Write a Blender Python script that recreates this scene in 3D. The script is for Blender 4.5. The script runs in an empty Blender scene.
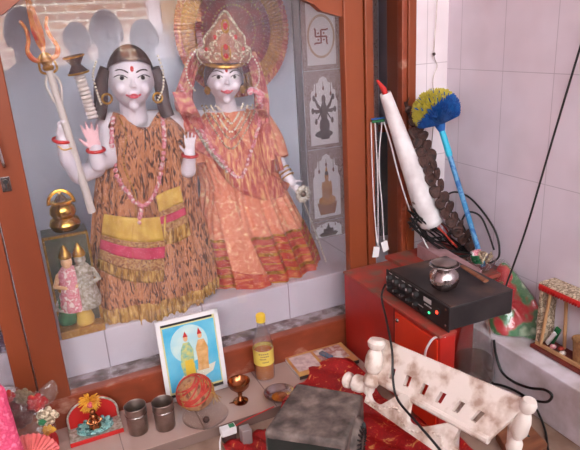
import bpy, bmesh, math, random
from math import sin, cos, pi, radians, sqrt, exp
from mathutils import Vector, Matrix
from mathutils.bvhtree import BVHTree
random.seed(7)
SC = bpy.context.scene
COL = SC.collection

# ------------------------------------------------------------------ camera
YAW, PITCH, ROLL, FPX, CH = 0.4123, 0.3220, -0.06155, 580.0, 0.95
_f = Vector((sin(YAW)*cos(PITCH), cos(YAW)*cos(PITCH), -sin(PITCH)))
_r = Vector((cos(YAW), -sin(YAW), 0))
_u = _r.cross(_f)
CR = cos(ROLL)*_r + sin(ROLL)*_u
CU = -sin(ROLL)*_r + cos(ROLL)*_u
CF = _f
CAMP = Vector((0, 0, CH))
cd = bpy.data.cameras.new('camera'); cam = bpy.data.objects.new('camera', cd); COL.objects.link(cam)
cd.sensor_fit = 'HORIZONTAL'; cd.sensor_width = 36; cd.lens = 36*FPX/580; cd.clip_start = 0.02
mw = Matrix.Identity(4)
for i in range(3):
    mw[i][0] = CR[i]; mw[i][1] = CU[i]; mw[i][2] = -CF[i]; mw[i][3] = CAMP[i]
cam.matrix_world = mw
SC.camera = cam

# ------------------------------------------------------------------ light
w = bpy.data.worlds.new('world'); SC.world = w; w.use_nodes = True
bg = w.node_tree.nodes['Background']
bg.inputs[0].default_value = (0.93, 0.96, 1.0, 1); bg.inputs[1].default_value = 5.0
sd = bpy.data.lights.new('sun', 'SUN'); sd.energy = 6; sd.angle = radians(1); sd.color = (1, .95, .88)
so = bpy.data.objects.new('sun', sd); COL.objects.link(so)
so.rotation_euler = Vector((0.25, -0.75, -0.9)).to_track_quat('-Z', 'Y').to_euler()
SC.view_settings.view_transform = 'Standard'; SC.view_settings.look = 'None'
SC.view_settings.gamma = 1; SC.view_settings.use_curve_mapping = False
SC.view_settings.exposure = 1.2

# ------------------------------------------------------------------ helpers
def ray(u, v):
    return (CR*((u-290)/FPX) + CU*(-(v-225)/FPX) + CF)
def P(u, v, z=0.0):
    d = ray(u, v); return CAMP + d*((z-CH)/d.z)
def PY(u, v, y):
    d = ray(u, v); return CAMP + d*(y/d.y)
def PX(u, v, x):
    d = ray(u, v); return CAMP + d*(x/d.x)
def L(c):
    return tuple(((x/255)/12.92 if x/255 <= .04045 else ((x/255+.055)/1.055)**2.4) for x in c)
SURF = []
def hit(u, v, off=.004, y=1.55):
    d = ray(u, v).normalized(); best = None
    for b in SURF:
        h = b.ray_cast(CAMP, d)
        if h[0] is not None and (best is None or h[3] < best): best = h[3]
    if best is None: return PY(u, v, y)
    return CAMP + d*(best-off)

def NT(name):
    m = bpy.data.materials.new(name); m.use_nodes = True
    nt = m.node_tree; return m, nt, nt.nodes['Principled BSDF']
def mat(name, rgb, rough=.6, metal=0, rgb2=None, scale=20, lo=.35, hi=.65, bump=0, bscale=None, stretch=None, detail=4, spec=None, trans=0, alpha=None, emit=None, coat=0, dist=0):
    m, nt, b = NT(name)
    b.inputs['Base Color'].default_value = (*L(rgb), 1); b.inputs['Roughness'].default_value = rough
    b.inputs['Metallic'].default_value = metal
    if spec is not None: b.inputs['Specular IOR Level'].default_value = spec
    if trans: b.inputs['Transmission Weight'].default_value = trans
    if alpha is not None: b.inputs['Alpha'].default_value = alpha
    if coat: b.inputs['Coat Weight'].default_value = coat
    if emit: b.inputs['Emission Color'].default_value = (*L(emit[0]), 1); b.inputs['Emission Strength'].default_value = emit[1]
    if rgb2 is not None or bump:
        tc = nt.nodes.new('ShaderNodeTexCoord'); mp = nt.nodes.new('ShaderNodeMapping')
        nt.links.new(tc.outputs['Object'], mp.inputs[0])
        if stretch: mp.inputs['Scale'].default_value = stretch
        n = nt.nodes.new('ShaderNodeTexNoise'); n.inputs['Scale'].default_value = scale; n.inputs['Detail'].default_value = detail
        n.inputs['Distortion'].default_value = dist
        nt.links.new(mp.outputs[0], n.inputs['Vector'])
        if rgb2 is not None:
            r = nt.nodes.new('ShaderNodeValToRGB'); nt.links.new(n.outputs['Fac'], r.inputs[0])
            cols = [rgb, rgb2] if not isinstance(rgb2, list) else [rgb]+rgb2
            e = r.color_ramp.elements
            while len(e) < len(cols): e.new(.5)
            for i, c in enumerate(cols):
                e[i].position = lo+(hi-lo)*i/(len(cols)-1); e[i].color = (*L(c), 1)
            nt.links.new(r.outputs[0], b.inputs['Base Color'])
        if bump:
            n2 = n
            if bscale:
                n2 = nt.nodes.new('ShaderNodeTexNoise'); n2.inputs['Scale'].default_value = bscale
                nt.links.new(mp.outputs[0], n2.inputs['Vector'])
            bp = nt.nodes.new('ShaderNodeBump'); bp.inputs['Strength'].default_value = bump; bp.inputs['Distance'].default_value = .003
            nt.links.new(n2.outputs['Fac'], bp.inputs['Height']); nt.links.new(bp.outputs[0], b.inputs['Normal'])
    return m
def glass(name, tint=(1, 1, 1), ior=1.5, rough=.0, haze=0, hazecol=(200, 200, 205), k=1.0):
    m = bpy.data.materials.new(name); m.use_nodes = True; nt = m.node_tree; nt.nodes.clear()
    o = nt.nodes.new('ShaderNodeOutputMaterial'); t = nt.nodes.new('ShaderNodeBsdfTransparent')
    g = nt.nodes.new('ShaderNodeBsdfGlossy'); mx = nt.nodes.new('ShaderNodeMixShader'); f = nt.nodes.new('ShaderNodeLayerWeight'); f.inputs['Blend'].default_value = .5
    t.inputs[0].default_value = (*tint, 1); g.inputs['Roughness'].default_value = rough; F0 = ((ior-1)/(ior+1))**2; pw = nt.nodes.new('ShaderNodeMath'); pw.operation = 'POWER'; pw.inputs[1].default_value = 5; nt.links.new(f.outputs['Facing'], pw.inputs[0]); ma = nt.nodes.new('ShaderNodeMath'); ma.operation = 'MULTIPLY_ADD'; ma.inputs[1].default_value = 1-F0; ma.inputs[2].default_value = F0; nt.links.new(pw.outputs[0], ma.inputs[0])
    mu = nt.nodes.new('ShaderNodeMath'); mu.operation = 'MULTIPLY'; mu.inputs[1].default_value = k; mu.use_clamp = True
    nt.links.new(ma.outputs[0], mu.inputs[0]); nt.links.new(mu.outputs[0], mx.inputs[0])
    nt.links.new(t.outputs[0], mx.inputs[1]); nt.links.new(g.outputs[0], mx.inputs[2])
    if haze:
        d = nt.nodes.new('ShaderNodeBsdfDiffuse'); d.inputs[0].default_value = (*L(hazecol), 1)
        m2 = nt.nodes.new('ShaderNodeMixShader'); m2.inputs[0].default_value = haze
        n = nt.nodes.new('ShaderNodeTexNoise'); n.inputs['Scale'].default_value = 6; tc = nt.nodes.new('ShaderNodeTexCoord')
        nt.links.new(tc.outputs['Object'], n.inputs['Vector'])
        mm = nt.nodes.new('ShaderNodeMath'); mm.operation = 'MULTIPLY'; mm.inputs[1].default_value = haze*2
        nt.links.new(n.outputs['Fac'], mm.inputs[0]); nt.links.new(mm.outputs[0], m2.inputs[0])
        nt.links.new(mx.outputs[0], m2.inputs[1]); nt.links.new(d.outputs[0], m2.inputs[2]); nt.links.new(m2.outputs[0], o.inputs[0])
    else: nt.links.new(mx.outputs[0], o.inputs[0])
    return m
def grid_mat(name, col, line, su, sv, axes='XZ', ou=0, ov=0, lw=.004, rough=.3, var=None, bump=.3, brick=False):
    """tiles/bricks: thin joints every su, sv metres along two axes (object = world coordinates)"""
    m, nt, b = NT(name); b.inputs['Roughness'].default_value = rough
    tc = nt.nodes.new('ShaderNodeTexCoord'); sp = nt.nodes.new('ShaderNodeSeparateXYZ'); nt.links.new(tc.outputs['Object'], sp.inputs[0])
    cb = nt.nodes.new('ShaderNodeCombineXYZ')
    ad = []
    for k, (ax, s, of) in enumerate(zip(axes, (su, sv), (ou, ov))):
        a = nt.nodes.new('ShaderNodeMath'); a.operation = 'SUBTRACT'; a.inputs[1].default_value = of
        nt.links.new(sp.outputs[ax], a.inputs[0]); nt.links.new(a.outputs[0], cb.inputs[k])
    bt = nt.nodes.new('ShaderNodeTexBrick'); nt.links.new(cb.outputs[0], bt.inputs['Vector'])
    bt.offset = .5 if brick else 0; bt.inputs['Scale'].default_value = 1
    bt.inputs['Brick Width'].default_value = su; bt.inputs['Row Height'].default_value = sv
    bt.inputs['Mortar Size'].default_value = lw; bt.inputs['Mortar Smooth'].default_value = .3
    v = var or col
    bt.inputs['Color1'].default_value = (*L(col), 1); bt.inputs['Color2'].default_value = (*L(v), 1); bt.inputs['Mortar'].default_value = (*L(line), 1)
    n = nt.nodes.new('ShaderNodeTexNoise'); n.inputs['Scale'].default_value = 7; nt.links.new(tc.outputs['Object'], n.inputs['Vector'])
    mx = nt.nodes.new('ShaderNodeMix'); mx.data_type = 'RGBA'; mx.blend_type = 'MULTIPLY'
    r = nt.nodes.new('ShaderNodeValToRGB'); r.color_ramp.elements[0].color = (.82, .8, .8, 1); r.color_ramp.elements[1].color = (1, 1, 1, 1)
    r.color_ramp.elements[0].position = .3; r.color_ramp.elements[1].position = .6
    nt.links.new(n.outputs['Fac'], r.inputs[0]); mx.inputs[0].default_value = .6
    nt.links.new(bt.outputs['Color'], mx.inputs[6]); nt.links.new(r.outputs[0], mx.inputs[7]); nt.links.new(mx.outputs[2], b.inputs['Base Color'])
    bp = nt.nodes.new('ShaderNodeBump'); bp.inputs['Strength'].default_value = bump; bp.inputs['Distance'].default_value = .002; bp.invert = True
    nt.links.new(bt.outputs['Fac'], bp.inputs['Height']); nt.links.new(bp.outputs[0], b.inputs['Normal'])
    return m

ORG = {}
def wmat(o):
    m = Matrix.Translation(o.location) @ o.rotation_euler.to_matrix().to_4x4()
    return wmat(o.parent) @ m if o.parent else m
def frame(dirv, up=Vector((0, 0, 1))):
    z = Vector(dirv).normalized(); x = up.cross(z)
    if x.length < 1e-4: x = Vector((1, 0, 0))
    x.normalize(); y = z.cross(x); return Matrix((x, y, z)).transposed()
class MB:
    def __init__(s): s.b = bmesh.new()
    def add(s, pts, faces, M=None):
        vs = [s.b.verts.new((M @ Vector(p)) if M is not None else Vector(p)) for p in pts]
        for f in faces:
            try: s.b.faces.new([vs[i] for i in f])
            except ValueError: pass
        return s
    def box(s, c, d, M=None):
        x, y, z = d[0]/2, d[1]/2, d[2]/2
        pts = [(c[0]+i*x, c[1]+j*y, c[2]+k*z) for i in (-1, 1) for j in (-1, 1) for k in (-1, 1)]
        return s.add(pts, [(0, 1, 3, 2), (4, 6, 7, 5), (0, 4, 5, 1), (2, 3, 7, 6), (0, 2, 6, 4), (1, 5, 7, 3)], M)
    def prism(s, bot, top, M=None):
        n = len(bot); return s.add(list(bot)+list(top), [tuple(range(n))[::-1], tuple(range(n, 2*n))]+[(i, (i+1) % n, n+(i+1) % n, n+i) for i in range(n)], M)
    def slab(s, pts, off, M=None):
        off = Vector(off); return s.prism([Vector(p) for p in pts], [Vector(p)+off for p in pts], M)
    def rows(s, R, closed=False, M=None, cap=False):
        n = len(R[0]); pts = [p for r in R for p in r]; F = []
        for i in range(len(R)-1):
            for j in range(n if closed else n-1):
                a = i*n+j; b_ = i*n+(j+1) % n; F.append((a, b_, b_+n, a+n))
        if cap: F.append(tuple(range(n))[::-1]); F.append(tuple(range((len(R)-1)*n, len(R)*n)))
        return s.add(pts, F, M)
    def tube(s, pts, r, seg=8, cap=True, flat=1.0):
        pts = [Vector(p) for p in pts]; n = len(pts); rr = r if isinstance(r, (list, tuple)) else [r]*n
        R = []; px = None
        for i in range(n):
            d = (pts[min(i+1, n-1)]-pts[max(i-1, 0)])
            if d.length < 1e-9: d = Vector((0, 0, 1))
            d.normalize()
            if px is None:
                a = Vector((0, 0, 1)) if abs(d.z) < .9 else Vector((1, 0, 0)); px = d.cross(a).normalized()
            else:
                px = (px-d*px.dot(d)); px = px.normalized() if px.length > 1e-6 else d.orthogonal().normalized()
            q = d.cross(px)
            R.append([pts[i]+(px*cos(2*pi*k/seg)+q*sin(2*pi*k/seg)*flat)*rr[i] for k in range(seg)])
        return s.rows(R, True, cap=cap)
    def ring(s, c, R, r, n=(0, 0, 1), seg=32, sub=8, sc=(1, 1), a0=0, a1=2*pi):
        Mf = frame(n); full = abs(a1-a0-2*pi) < 1e-6; c = Vector(c)
        k = seg if full else seg+1; RR = []
        for i in range(k):
            a = a0+(a1-a0)*i/seg; d = Vector((cos(a)*sc[0], sin(a)*sc[1], 0))
            RR.append([c+Mf@(d*R+(d*cos(2*pi*j/sub)+Vector((0, 0, 1))*sin(2*pi*j/sub))*r) for j in range(sub)])
        if full: RR.append(RR[0])
        return s.rows(RR, True, cap=not full)
    def lathe(s, prof, c=(0, 0, 0), seg=32, M=None, ax=None, wob=None):
        c = Vector(c); F = frame(ax) if ax is not None else Matrix.Identity(3); R = []
        for r, z in prof:
            R.append([c+F@Vector((max(r, 1e-5)*cos(2*pi*k/seg)*(wob(k/seg, z) if wob else 1), max(r, 1e-5)*sin(2*pi*k/seg)*(wob(k/seg, z) if wob else 1), z)) for k in range(seg)])
        return s.rows(R, True, M)
    def ball(s, c, r, seg=16, rg=10, M=None, F=None):
        if not isinstance(r, (tuple, list)): r = (r, r, r)
        c = Vector(c); R = []
        for i in range(rg+1):
            a = -pi/2+pi*i/rg; rr = max(cos(a), 1e-4)
            row = [Vector((r[0]*rr*cos(2*pi*k/seg), r[1]*rr*sin(2*pi*k/seg), r[2]*sin(a))) for k in range(seg)]
            R.append([c+(F@p if F is not None else p) for p in row])
        return s.rows(R, True, M)
    def cap_tube(s, a, b, ra, rb, seg=12):
        s.tube([a, b], [ra, rb], seg); s.ball(a, ra, seg, 8); s.ball(b, rb, seg, 8); return s
    def chain(s, pts, rs, seg=12):
        for i in range(len(pts)-1): s.cap_tube(pts[i], pts[i+1], rs[i], rs[i+1], seg)
        return s
    def build(s, name, m, parent=None, smooth=True, bevel=0, surf=False, local=False, sub=0, sharp=35, merge=True):
        b = s.b
        if merge: bmesh.ops.remove_doubles(b, verts=b.verts, dist=2e-5)
        bmesh.ops.recalc_face_normals(b, faces=b.faces)
        me = bpy.data.meshes.new(name)
        if surf: SURF.append(BVHTree.FromBMesh(b))
        org = Matrix.Identity(4)
        if not local:
            if parent is not None: org = wmat(parent).inverted()
        b.transform(org); b.to_mesh(me); b.free()
        for p in me.polygons: p.use_smooth = smooth
        if smooth: me.set_sharp_from_angle(angle=radians(sharp))
        if m: me.materials.append(m)
        o = bpy.data.objects.new(name, me); COL.objects.link(o)
        if parent is not None: o.parent = parent
        if bevel:
            md = o.modifiers.new('bevel', 'BEVEL'); md.width = bevel; md.segments = 2; md.limit_method = 'ANGLE'
        if sub:
            md = o.modifiers.new('sub', 'SUBSURF'); md.levels = sub; md.render_levels = sub
        return o
    def fuse(s, name, m, parent=None, voxel=.003, smooth=3, surf=False):
        """one continuous skin out of overlapping limb shapes"""
        me = bpy.data.meshes.new('t'); bmesh.ops.recalc_face_normals(s.b, faces=s.b.faces); s.b.to_mesh(me); s.b.free()
        t = bpy.data.objects.new('t', me); COL.objects.link(t)
        r = t.modifiers.new('r', 'REMESH'); r.mode = 'VOXEL'; r.voxel_size = voxel
        sm = t.modifiers.new('s', 'SMOOTH'); sm.iterations = smooth; sm.factor = .5
        dg = bpy.context.evaluated_depsgraph_get(); ev = t.evaluated_get(dg); m2 = bpy.data.meshes.new_from_object(ev)
        bpy.data.objects.remove(t)
        o = MB(); o.b.from_mesh(m2); bpy.data.meshes.remove(m2)
        return o.build(name, m, parent, surf=surf, sharp=60, merge=False)
def thing(name, label, cat, loc=(0, 0, 0), rz=0, group=None):
    o = bpy.data.objects.new(name, None); COL.objects.link(o); o.location = loc; o.rotation_euler = (0, 0, rz)
    o.empty_display_size = .02
    return tag(o, label, cat, group)
def tag(o, label, cat, group=None):
    o['label'] = label; o['category'] = cat
    if group: o['group'] = group
    return o
def struct(o): o['kind'] = 'structure'; return o
def place(o, loc):
    """move a world-space mesh's origin to loc"""
    loc = Vector(loc); o.data.transform(Matrix.Translation(-loc)); o.location = loc; return o
def dup(root, loc, rz=0):
    r = root.copy(); COL.objects.link(r); r.location = loc; r.rotation_euler = (0, 0, rz)
    for ch in list(root.children):
        c = ch.copy(); COL.objects.link(c); c.parent = r
        for g in ch.children:
            d = g.copy(); COL.objects.link(d); d.parent = c
    return r
def smoothpts(pts, n=8, closed=False):
    pts = [Vector(p) for p in pts]; out = []; N = len(pts)
    for i in range(N-1 if not closed else N):
        g = lambda k: pts[k % N] if closed else pts[max(0, min(N-1, k))]
        p0, p1, p2, p3 = g(i-1), g(i), g(i+1), g(i+2)
        for k in range(n):
            t = k/n
            out.append(.5*((2*p1)+(-p0+p2)*t+(2*p0-5*p1+4*p2-p3)*t*t+(-p0+3*p1-3*p2+p3)*t**3))
    if not closed: out.append(pts[-1])
    return out
def lerp(a, b, t): return a+(b-a)*t
def cable(name, pts, r, m, label, cat='cable', n=10, parent=None):
    mb = MB().tube(smoothpts(pts, n), r, 8); o = mb.build(name, m, parent)
    if parent is None: place(o, pts[0]); tag(o, label, cat)
    return o

# ------------------------------------------------------------------ materials
M = {}
M['tile'] = grid_mat('wall tile', (220, 208, 218), (190, 178, 188), .168, .276, 'YZ', 1.213-.168*8, .264-.276*4, .0012, .18)
M['tile2'] = grid_mat('wall tile front', (226, 214, 218), (186, 172, 178), .168, .276, 'XZ', 1.1, .264-.276*4+.02, .0012, .2)
M['plat'] = grid_mat('platform tile', (206, 198, 208), (150, 140, 148), .28, .4, 'XZ', -.19, -.1, .002, .35)
M['plat_top'] = mat('platform stone', (74, 64, 62), .7, rgb2=[(126, 112, 112), (176, 166, 170)], scale=26, lo=.35, hi=.62, detail=8)
M['plinth'] = grid_mat('dais tile', (176, 148, 138), (128, 104, 96), .2, .3, 'XY', .07, 1.235, .0015, .25, bump=.2)
M['floor'] = mat('dusty floor', (165, 138, 122), .6, rgb2=(126, 98, 82), scale=9, bump=.1)
M['ground'] = mat('ground floor', (120, 100, 92), .7, rgb2=(95, 80, 76), scale=5)
M['ledge'] = mat('ledge marble', (228, 218, 226), .35, rgb2=(186, 172, 172), scale=12)
M['ceiling'] = mat('ceiling paint', (215, 205, 205), .8, rgb2=(205, 195, 195), scale=3)
M['paint'] = mat('pink wall paint', (205, 178, 180), .7, rgb2=(190, 165, 168), scale=4)
M['jamb'] = mat('white door jamb', (236, 216, 220), .5, rgb2=(226, 204, 208), scale=4)
M['addedwall'] = mat('added dark wall', (92, 66, 66), .7, rgb2=(78, 58, 60), scale=4)  # dark colour for the two added walls that dim the glass reflection
M['brick'] = grid_mat('brick wall', (208, 160, 126), (230, 214, 196), .2, .085, 'XZ', 0, 0, .012, .9, var=(150, 96, 76), brick=True)
M['wood'] = mat('varnished brown wood', (138, 68, 38), .38, rgb2=(118, 54, 30), scale=6, stretch=(1, 1, .25), lo=.3, hi=.7, spec=.4)
M['wood_dirty'] = mat('brown rail with stains', (122, 54, 30), .42, rgb2=[(130, 58, 34), (142, 64, 38), (190, 144, 124)], scale=22, lo=.3, hi=.74, stretch=(.6, 1, 1), detail=8)
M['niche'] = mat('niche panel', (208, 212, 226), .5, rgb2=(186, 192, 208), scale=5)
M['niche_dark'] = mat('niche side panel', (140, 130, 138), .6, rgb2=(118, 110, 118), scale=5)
M['alu'] = mat('grey metal strip', (140, 140, 146), .4, .6)
M['glass'] = glass('door glass', (1, 1, 1), 1.5, 0, .02, (225, 215, 225), k=1.5)
M['marble'] = mat('painted marble', (232, 224, 230), .3, rgb2=(214, 204, 214), scale=8, spec=.5)
M['marble_pink'] = mat('rosy palm', (236, 190, 196), .35)
M['steel'] = mat('stainless steel', (196, 188, 186), .22, 1, rgb2=(150, 140, 138), scale=14)
M['steel_dull'] = mat('dusty steel', (178, 164, 156), .36, 1, rgb2=(136, 122, 114), scale=20)
M['brass'] = mat('brass', (212, 170, 86), .22, 1)
M['copper'] = mat('copper brass', (176, 112, 72), .22, 1, rgb2=(120, 70, 44), scale=30)
M['gold'] = mat('gilt', (206, 160, 74), .35, .8, rgb2=(150, 104, 44), scale=90)
M['goldthread'] = mat('gold tinsel', (208, 160, 70), .5, .35, rgb2=[(150, 96, 36), (226, 186, 104)], scale=160, lo=.3, hi=.7, bump=.6)
M['tiger'] = mat('tiger print cloth', (72, 46, 36), .7, rgb2=[(150, 90, 58), (200, 140, 100), (178, 112, 72)], scale=58, lo=.38, hi=.62, stretch=(1.5, 1.5, .36), dist=2.2, detail=2, bump=.25)
M['fringe'] = mat('gold fringe', (112, 76, 34), .6, .15, rgb2=[(176, 130, 62), (216, 180, 106)], scale=60, lo=.35, hi=.68, stretch=(2, 2, .5), bump=.9)
M['leh'] = mat('orange brocade', (222, 146, 112), .55, rgb2=[(212, 122, 92), (226, 162, 128), (236, 206, 156)], scale=70, lo=.36, hi=.72, detail=3, bump=.3)
M['lehred'] = mat('red gold border', (176, 62, 48), .5, rgb2=[(190, 84, 58), (214, 150, 92)], scale=50, lo=.4, hi=.68, stretch=(.7, .7, 2.2), bump=.5)
M['sash'] = mat('striped red sash', (164, 62, 58), .55, rgb2=[(196, 112, 84), (214, 168, 112)], scale=60, lo=.4, hi=.64, stretch=(2, 2, .35), bump=.3)
M['veil'] = mat('veil', (176, 78, 82), .6, rgb2=[(206, 126, 116), (208, 170, 120)], scale=60, lo=.42, hi=.66, bump=.3)
M['yellow'] = mat('yellow silk', (214, 178, 88), .5, rgb2=(194, 152, 66), scale=40, bump=.3)
M['pinkband'] = mat('pink ribbon', (206, 72, 104), .5, rgb2=(184, 54, 84), scale=40)
M['dots'] = mat('gold brown lace', (148, 100, 62), .5, rgb2=[(206, 164, 110), (120, 74, 50)], scale=110, lo=.45, hi=.62)
M['pinkflower'] = mat('pink garland', (222, 150, 160), .6, rgb2=[(200, 96, 112), (226, 206, 200)], scale=110, lo=.42, hi=.6)
M['silverflower'] = mat('silver garland', (206, 200, 190), .4, .3, rgb2=(150, 140, 120), scale=120)
M['pearl'] = mat('pearl', (232, 222, 200), .25)
M['hair'] = mat('hair', (46, 34, 34), .5, rgb2=(70, 48, 44), scale=40, stretch=(1, 1, .3))
M['black'] = mat('black', (24, 22, 24), .5)
M['lips'] = mat('lips', (206, 84, 96), .35)
M['red'] = mat('red', (186, 26, 24), .5)
M['redcloth'] = mat('red chunri cloth', (168, 14, 18), .5, rgb2=[(150, 12, 16), (178, 22, 24), (216, 160, 90)], scale=34, lo=.36, hi=.72, dist=2.5, detail=5, bump=.5)
M['fan_red'] = mat('red cloth fan', (150, 8, 14), .55, rgb2=(112, 6, 12), scale=30, bump=.3)
M['redbox'] = mat('red enamel', (172, 28, 18), .4, rgb2=(142, 24, 18), scale=8, lo=.3, hi=.7, bump=.05)
M['redtop'] = mat('dusty red top', (168, 58, 46), .6, rgb2=[(150, 64, 52), (122, 84, 70)], scale=22, lo=.35, hi=.66)
M['orange'] = mat('red door lit orange', (214, 52, 20), .38, rgb2=(196, 42, 18), scale=6)  # brighter orange from light on the red door, put into its colour
M['amp'] = mat('black sheet metal', (22, 19, 20), .45, rgb2=(44, 38, 38), scale=14, bump=.1)
M['amptop'] = mat('dusty black top', (34, 26, 26), .5, rgb2=[(58, 46, 44), (96, 68, 54)], scale=12, lo=.4, hi=.75)
M['print'] = mat('silver print', (176, 172, 172), .5)
M['motor'] = mat('dusty dark casing', (66, 58, 54), .75, rgb2=[(108, 94, 88), (146, 130, 122)], scale=26, lo=.35, hi=.72, bump=.5, detail=8)
M['motor_dark'] = mat('dark green casing', (26, 36, 32), .5, rgb2=(44, 44, 42), scale=10)
M['cream'] = mat('chipped white paint', (170, 140, 124), .65, rgb2=[(206, 186, 172), (226, 212, 202)], scale=20, lo=.36, hi=.52, bump=.5, detail=8)
M['plank'] = mat('bare wood', (146, 92, 62), .6, rgb2=(112, 64, 42), scale=8, stretch=(1, 6, 1), bump=.2)
M['white'] = mat('white plastic', (226, 222, 222), .4)
M['paper'] = mat('white paper', (228, 222, 222), .7, rgb2=(206, 196, 196), scale=20, bump=.1)
M['cable'] = mat('black rubber', (24, 22, 22), .45)
M['bluepole'] = mat('blue pole', (52, 128, 176), .35, rgb2=[(96, 150, 190), (40, 100, 160)], scale=50, lo=.4, hi=.6)
M['cyan'] = mat('cyan plastic', (40, 176, 206), .35)
M['bluebristle'] = mat('blue bristle', (20, 62, 132), .6, rgb2=(24, 92, 164), scale=60)
M['yellowbristle'] = mat('yellow bristle', (196, 180, 60), .6, rgb2=(166, 150, 50), scale=60)
M['pod'] = mat('dried pod', (46, 26, 22), .7, rgb2=[(74, 44, 36), (34, 20, 18)], scale=60, bump=.5)
M['green'] = mat('green', (44, 122, 72), .5, rgb2=(30, 96, 60), scale=40)
M['floral'] = mat('printed bag cloth', (204, 36, 44), .45, rgb2=[(196, 40, 48), (64, 130, 78), (44, 110, 66), (170, 196, 160)], scale=17, lo=.36, hi=.66, detail=2, bump=.4, bscale=40)
M['film'] = glass('clear plastic film', (.97, .97, .97), 1.45, .08, .06, (220, 215, 210), k=2.2)
M['clear'] = glass('clear glass', (.97, .97, .97), 1.5, .02, .03, (225, 215, 212), k=1.4)
M['sky'] = mat('printed sky', (70, 176, 214), .35, rgb2=(120, 200, 224), scale=14)
M['oil'] = mat('oil', (186, 110, 40), .15, trans=.0, rgb2=(166, 92, 32), scale=10)
M['label'] = mat('bottle label', (226, 200, 96), .5, rgb2=(214, 186, 80), scale=30)
M['pinkcloth'] = mat('hot pink cloth', (226, 84, 124), .7, rgb2=[(206, 60, 100), (236, 120, 150)], scale=90, lo=.35, hi=.65, bump=.6)
M['coral'] = mat('coral pleated paper', (226, 122, 116), .6, rgb2=(206, 96, 96), scale=30)
M['yellowflower'] = mat('yellow flower', (226, 172, 54), .6, rgb2=(206, 132, 40), scale=60)
M['turq'] = mat('turquoise petals', (96, 154, 150), .5, rgb2=[(150, 196, 190), (46, 92, 92)], scale=90, lo=.4, hi=.6, bump=.6)
M['lace'] = mat('gilt lace', (206, 188, 160), .5, .2, rgb2=[(120, 96, 70), (226, 208, 180)], scale=90, lo=.4, hi=.6, bump=.9)
M['brownwood'] = mat('pale wood strip', (206, 164, 118), .5, rgb2=(180, 134, 92), scale=20, stretch=(1, 1, .2))
M['skin'] = mat('brown skin', (120, 78, 60), .5, rgb2=(104, 66, 52), scale=10)
M['shirt'] = mat('dark shirt', (84, 74, 84), .8, rgb2=(64, 58, 70), scale=20)
M['shirt2'] = mat('tan shirt', (150, 122, 90), .8, rgb2=(120, 96, 72), scale=20)
M['coir'] = mat('coconut husk', (170, 124, 90), .8, rgb2=[(176, 130, 92), (112, 66, 48)], scale=60, stretch=(1, 1, .3), bump=.8)
M['redthread'] = mat('red thread', (170, 34, 32), .6, rgb2=(196, 74, 56), scale=60, bump=.4)
M['cork'] = mat('ivory ribbed', (206, 196, 190), .5)
M['tan'] = mat('woven straw', (168, 122, 78), .7, rgb2=(136, 92, 56), scale=90, bump=.8)
M['ink'] = mat('brown ink', (120, 84, 78), .6)
M['ink2'] = mat('dark figure print', (84, 72, 74), .6, rgb2=(112, 98, 98), scale=40)
M['inkgold'] = mat('gold figure print', (196, 142, 90), .5, rgb2=(176, 118, 72), scale=50)
M['inkborder'] = mat('grey brown lace print', (150, 132, 132), .6, rgb2=[(176, 160, 158), (128, 106, 106)], scale=110, lo=.42, hi=.6)
M['pglaze'] = mat('glazed print tile', (222, 216, 220), .3)
M['skinprint'] = mat('printed skin', (226, 176, 130), .5)
exec_done = True

# ------------------------------------------------------------------ structure
RW = 1.175                       # right wall plane
def sbox(name, lo, hi, m, bevel=0):
    c = [(a+b)/2 for a, b in zip(lo, hi)]; d = [b-a for a, b in zip(lo, hi)]
    return struct(MB().box(c, d).build(name, m, smooth=False, bevel=bevel))
sbox('wall_right', (RW, -.5, -.62), (RW+.1, 1.56, 2.5), M['tile'])
sbox('wall_back', (1.053, 1.44, -.03), (RW, 1.56, 2.5), M['tile2'])
sbox('wall_left', (-1.4, -1.2, -.62), (-1.3, 1.9, 2.5), M['paint'])
sbox('ceiling', (-1.4, -1.3, 2.5), (RW+.1, 1.95, 2.6), M['ceiling'])
sbox('floor', (-1.3, .45, -.62), (RW+.1, 1.85, -.03), M['floor'])
sbox('floor_lower', (-6, -7, -.72), (6, 1.45, -.62), M['ground'])
sbox('trim_ledge', (1.055, .3, -.03), (RW, 1.44, .115), M['ledge'], .003)
o = sbox('trim_dais', (-1.3, 1.235, -.03), (.784, 1.45, 0), M['plinth'], .002)
# front of the room: doorway towards the street (seen only mirrored in the cabinet glass)
sbox('wall_front', (1.17, -2.7, -.62), (1.275, -2.6, 2.3), M['jamb'])
sbox('wall_added_side', (1.64, -2.9, -.62), (2.6, -2.62, 2.6), M['addedwall'])  # added dark wall, keeps bright reflection off the fan
sbox('wall_top', (-1.3, 1.43, 1.85), (1.055, 1.46, 2.5), M['paint'])
sbox('wall_added_low', (-5, -2.0, -.62), (5, -1.9, .80), M['addedwall'])  # added low dark wall, blocks the lower brick from the glass reflection
sbox('wall_street', (-5, -4.2, -.62), (5, -4, 1.75), M['brick'])
# niche of the cabinet
sbox('wall_niche_back', (-1.3, 1.85, -.03), (1.4, 1.9, 2.5), M['niche'])
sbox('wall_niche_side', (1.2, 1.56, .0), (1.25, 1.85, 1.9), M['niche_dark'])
# tiled platform inside the cabinet
sbox('trim_platform', (-.3, 1.53, 0), (1.2, 1.85, .20), M['plat'], .004)
sbox('trim_platform_front', (-.3, 1.461, 0), (1.2, 1.53, .082), M['plat_top'])
sbox('wall_niche_left', (-.36, 1.455, 0), (-.30, 1.85, 1.9), M['niche_dark'])

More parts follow.
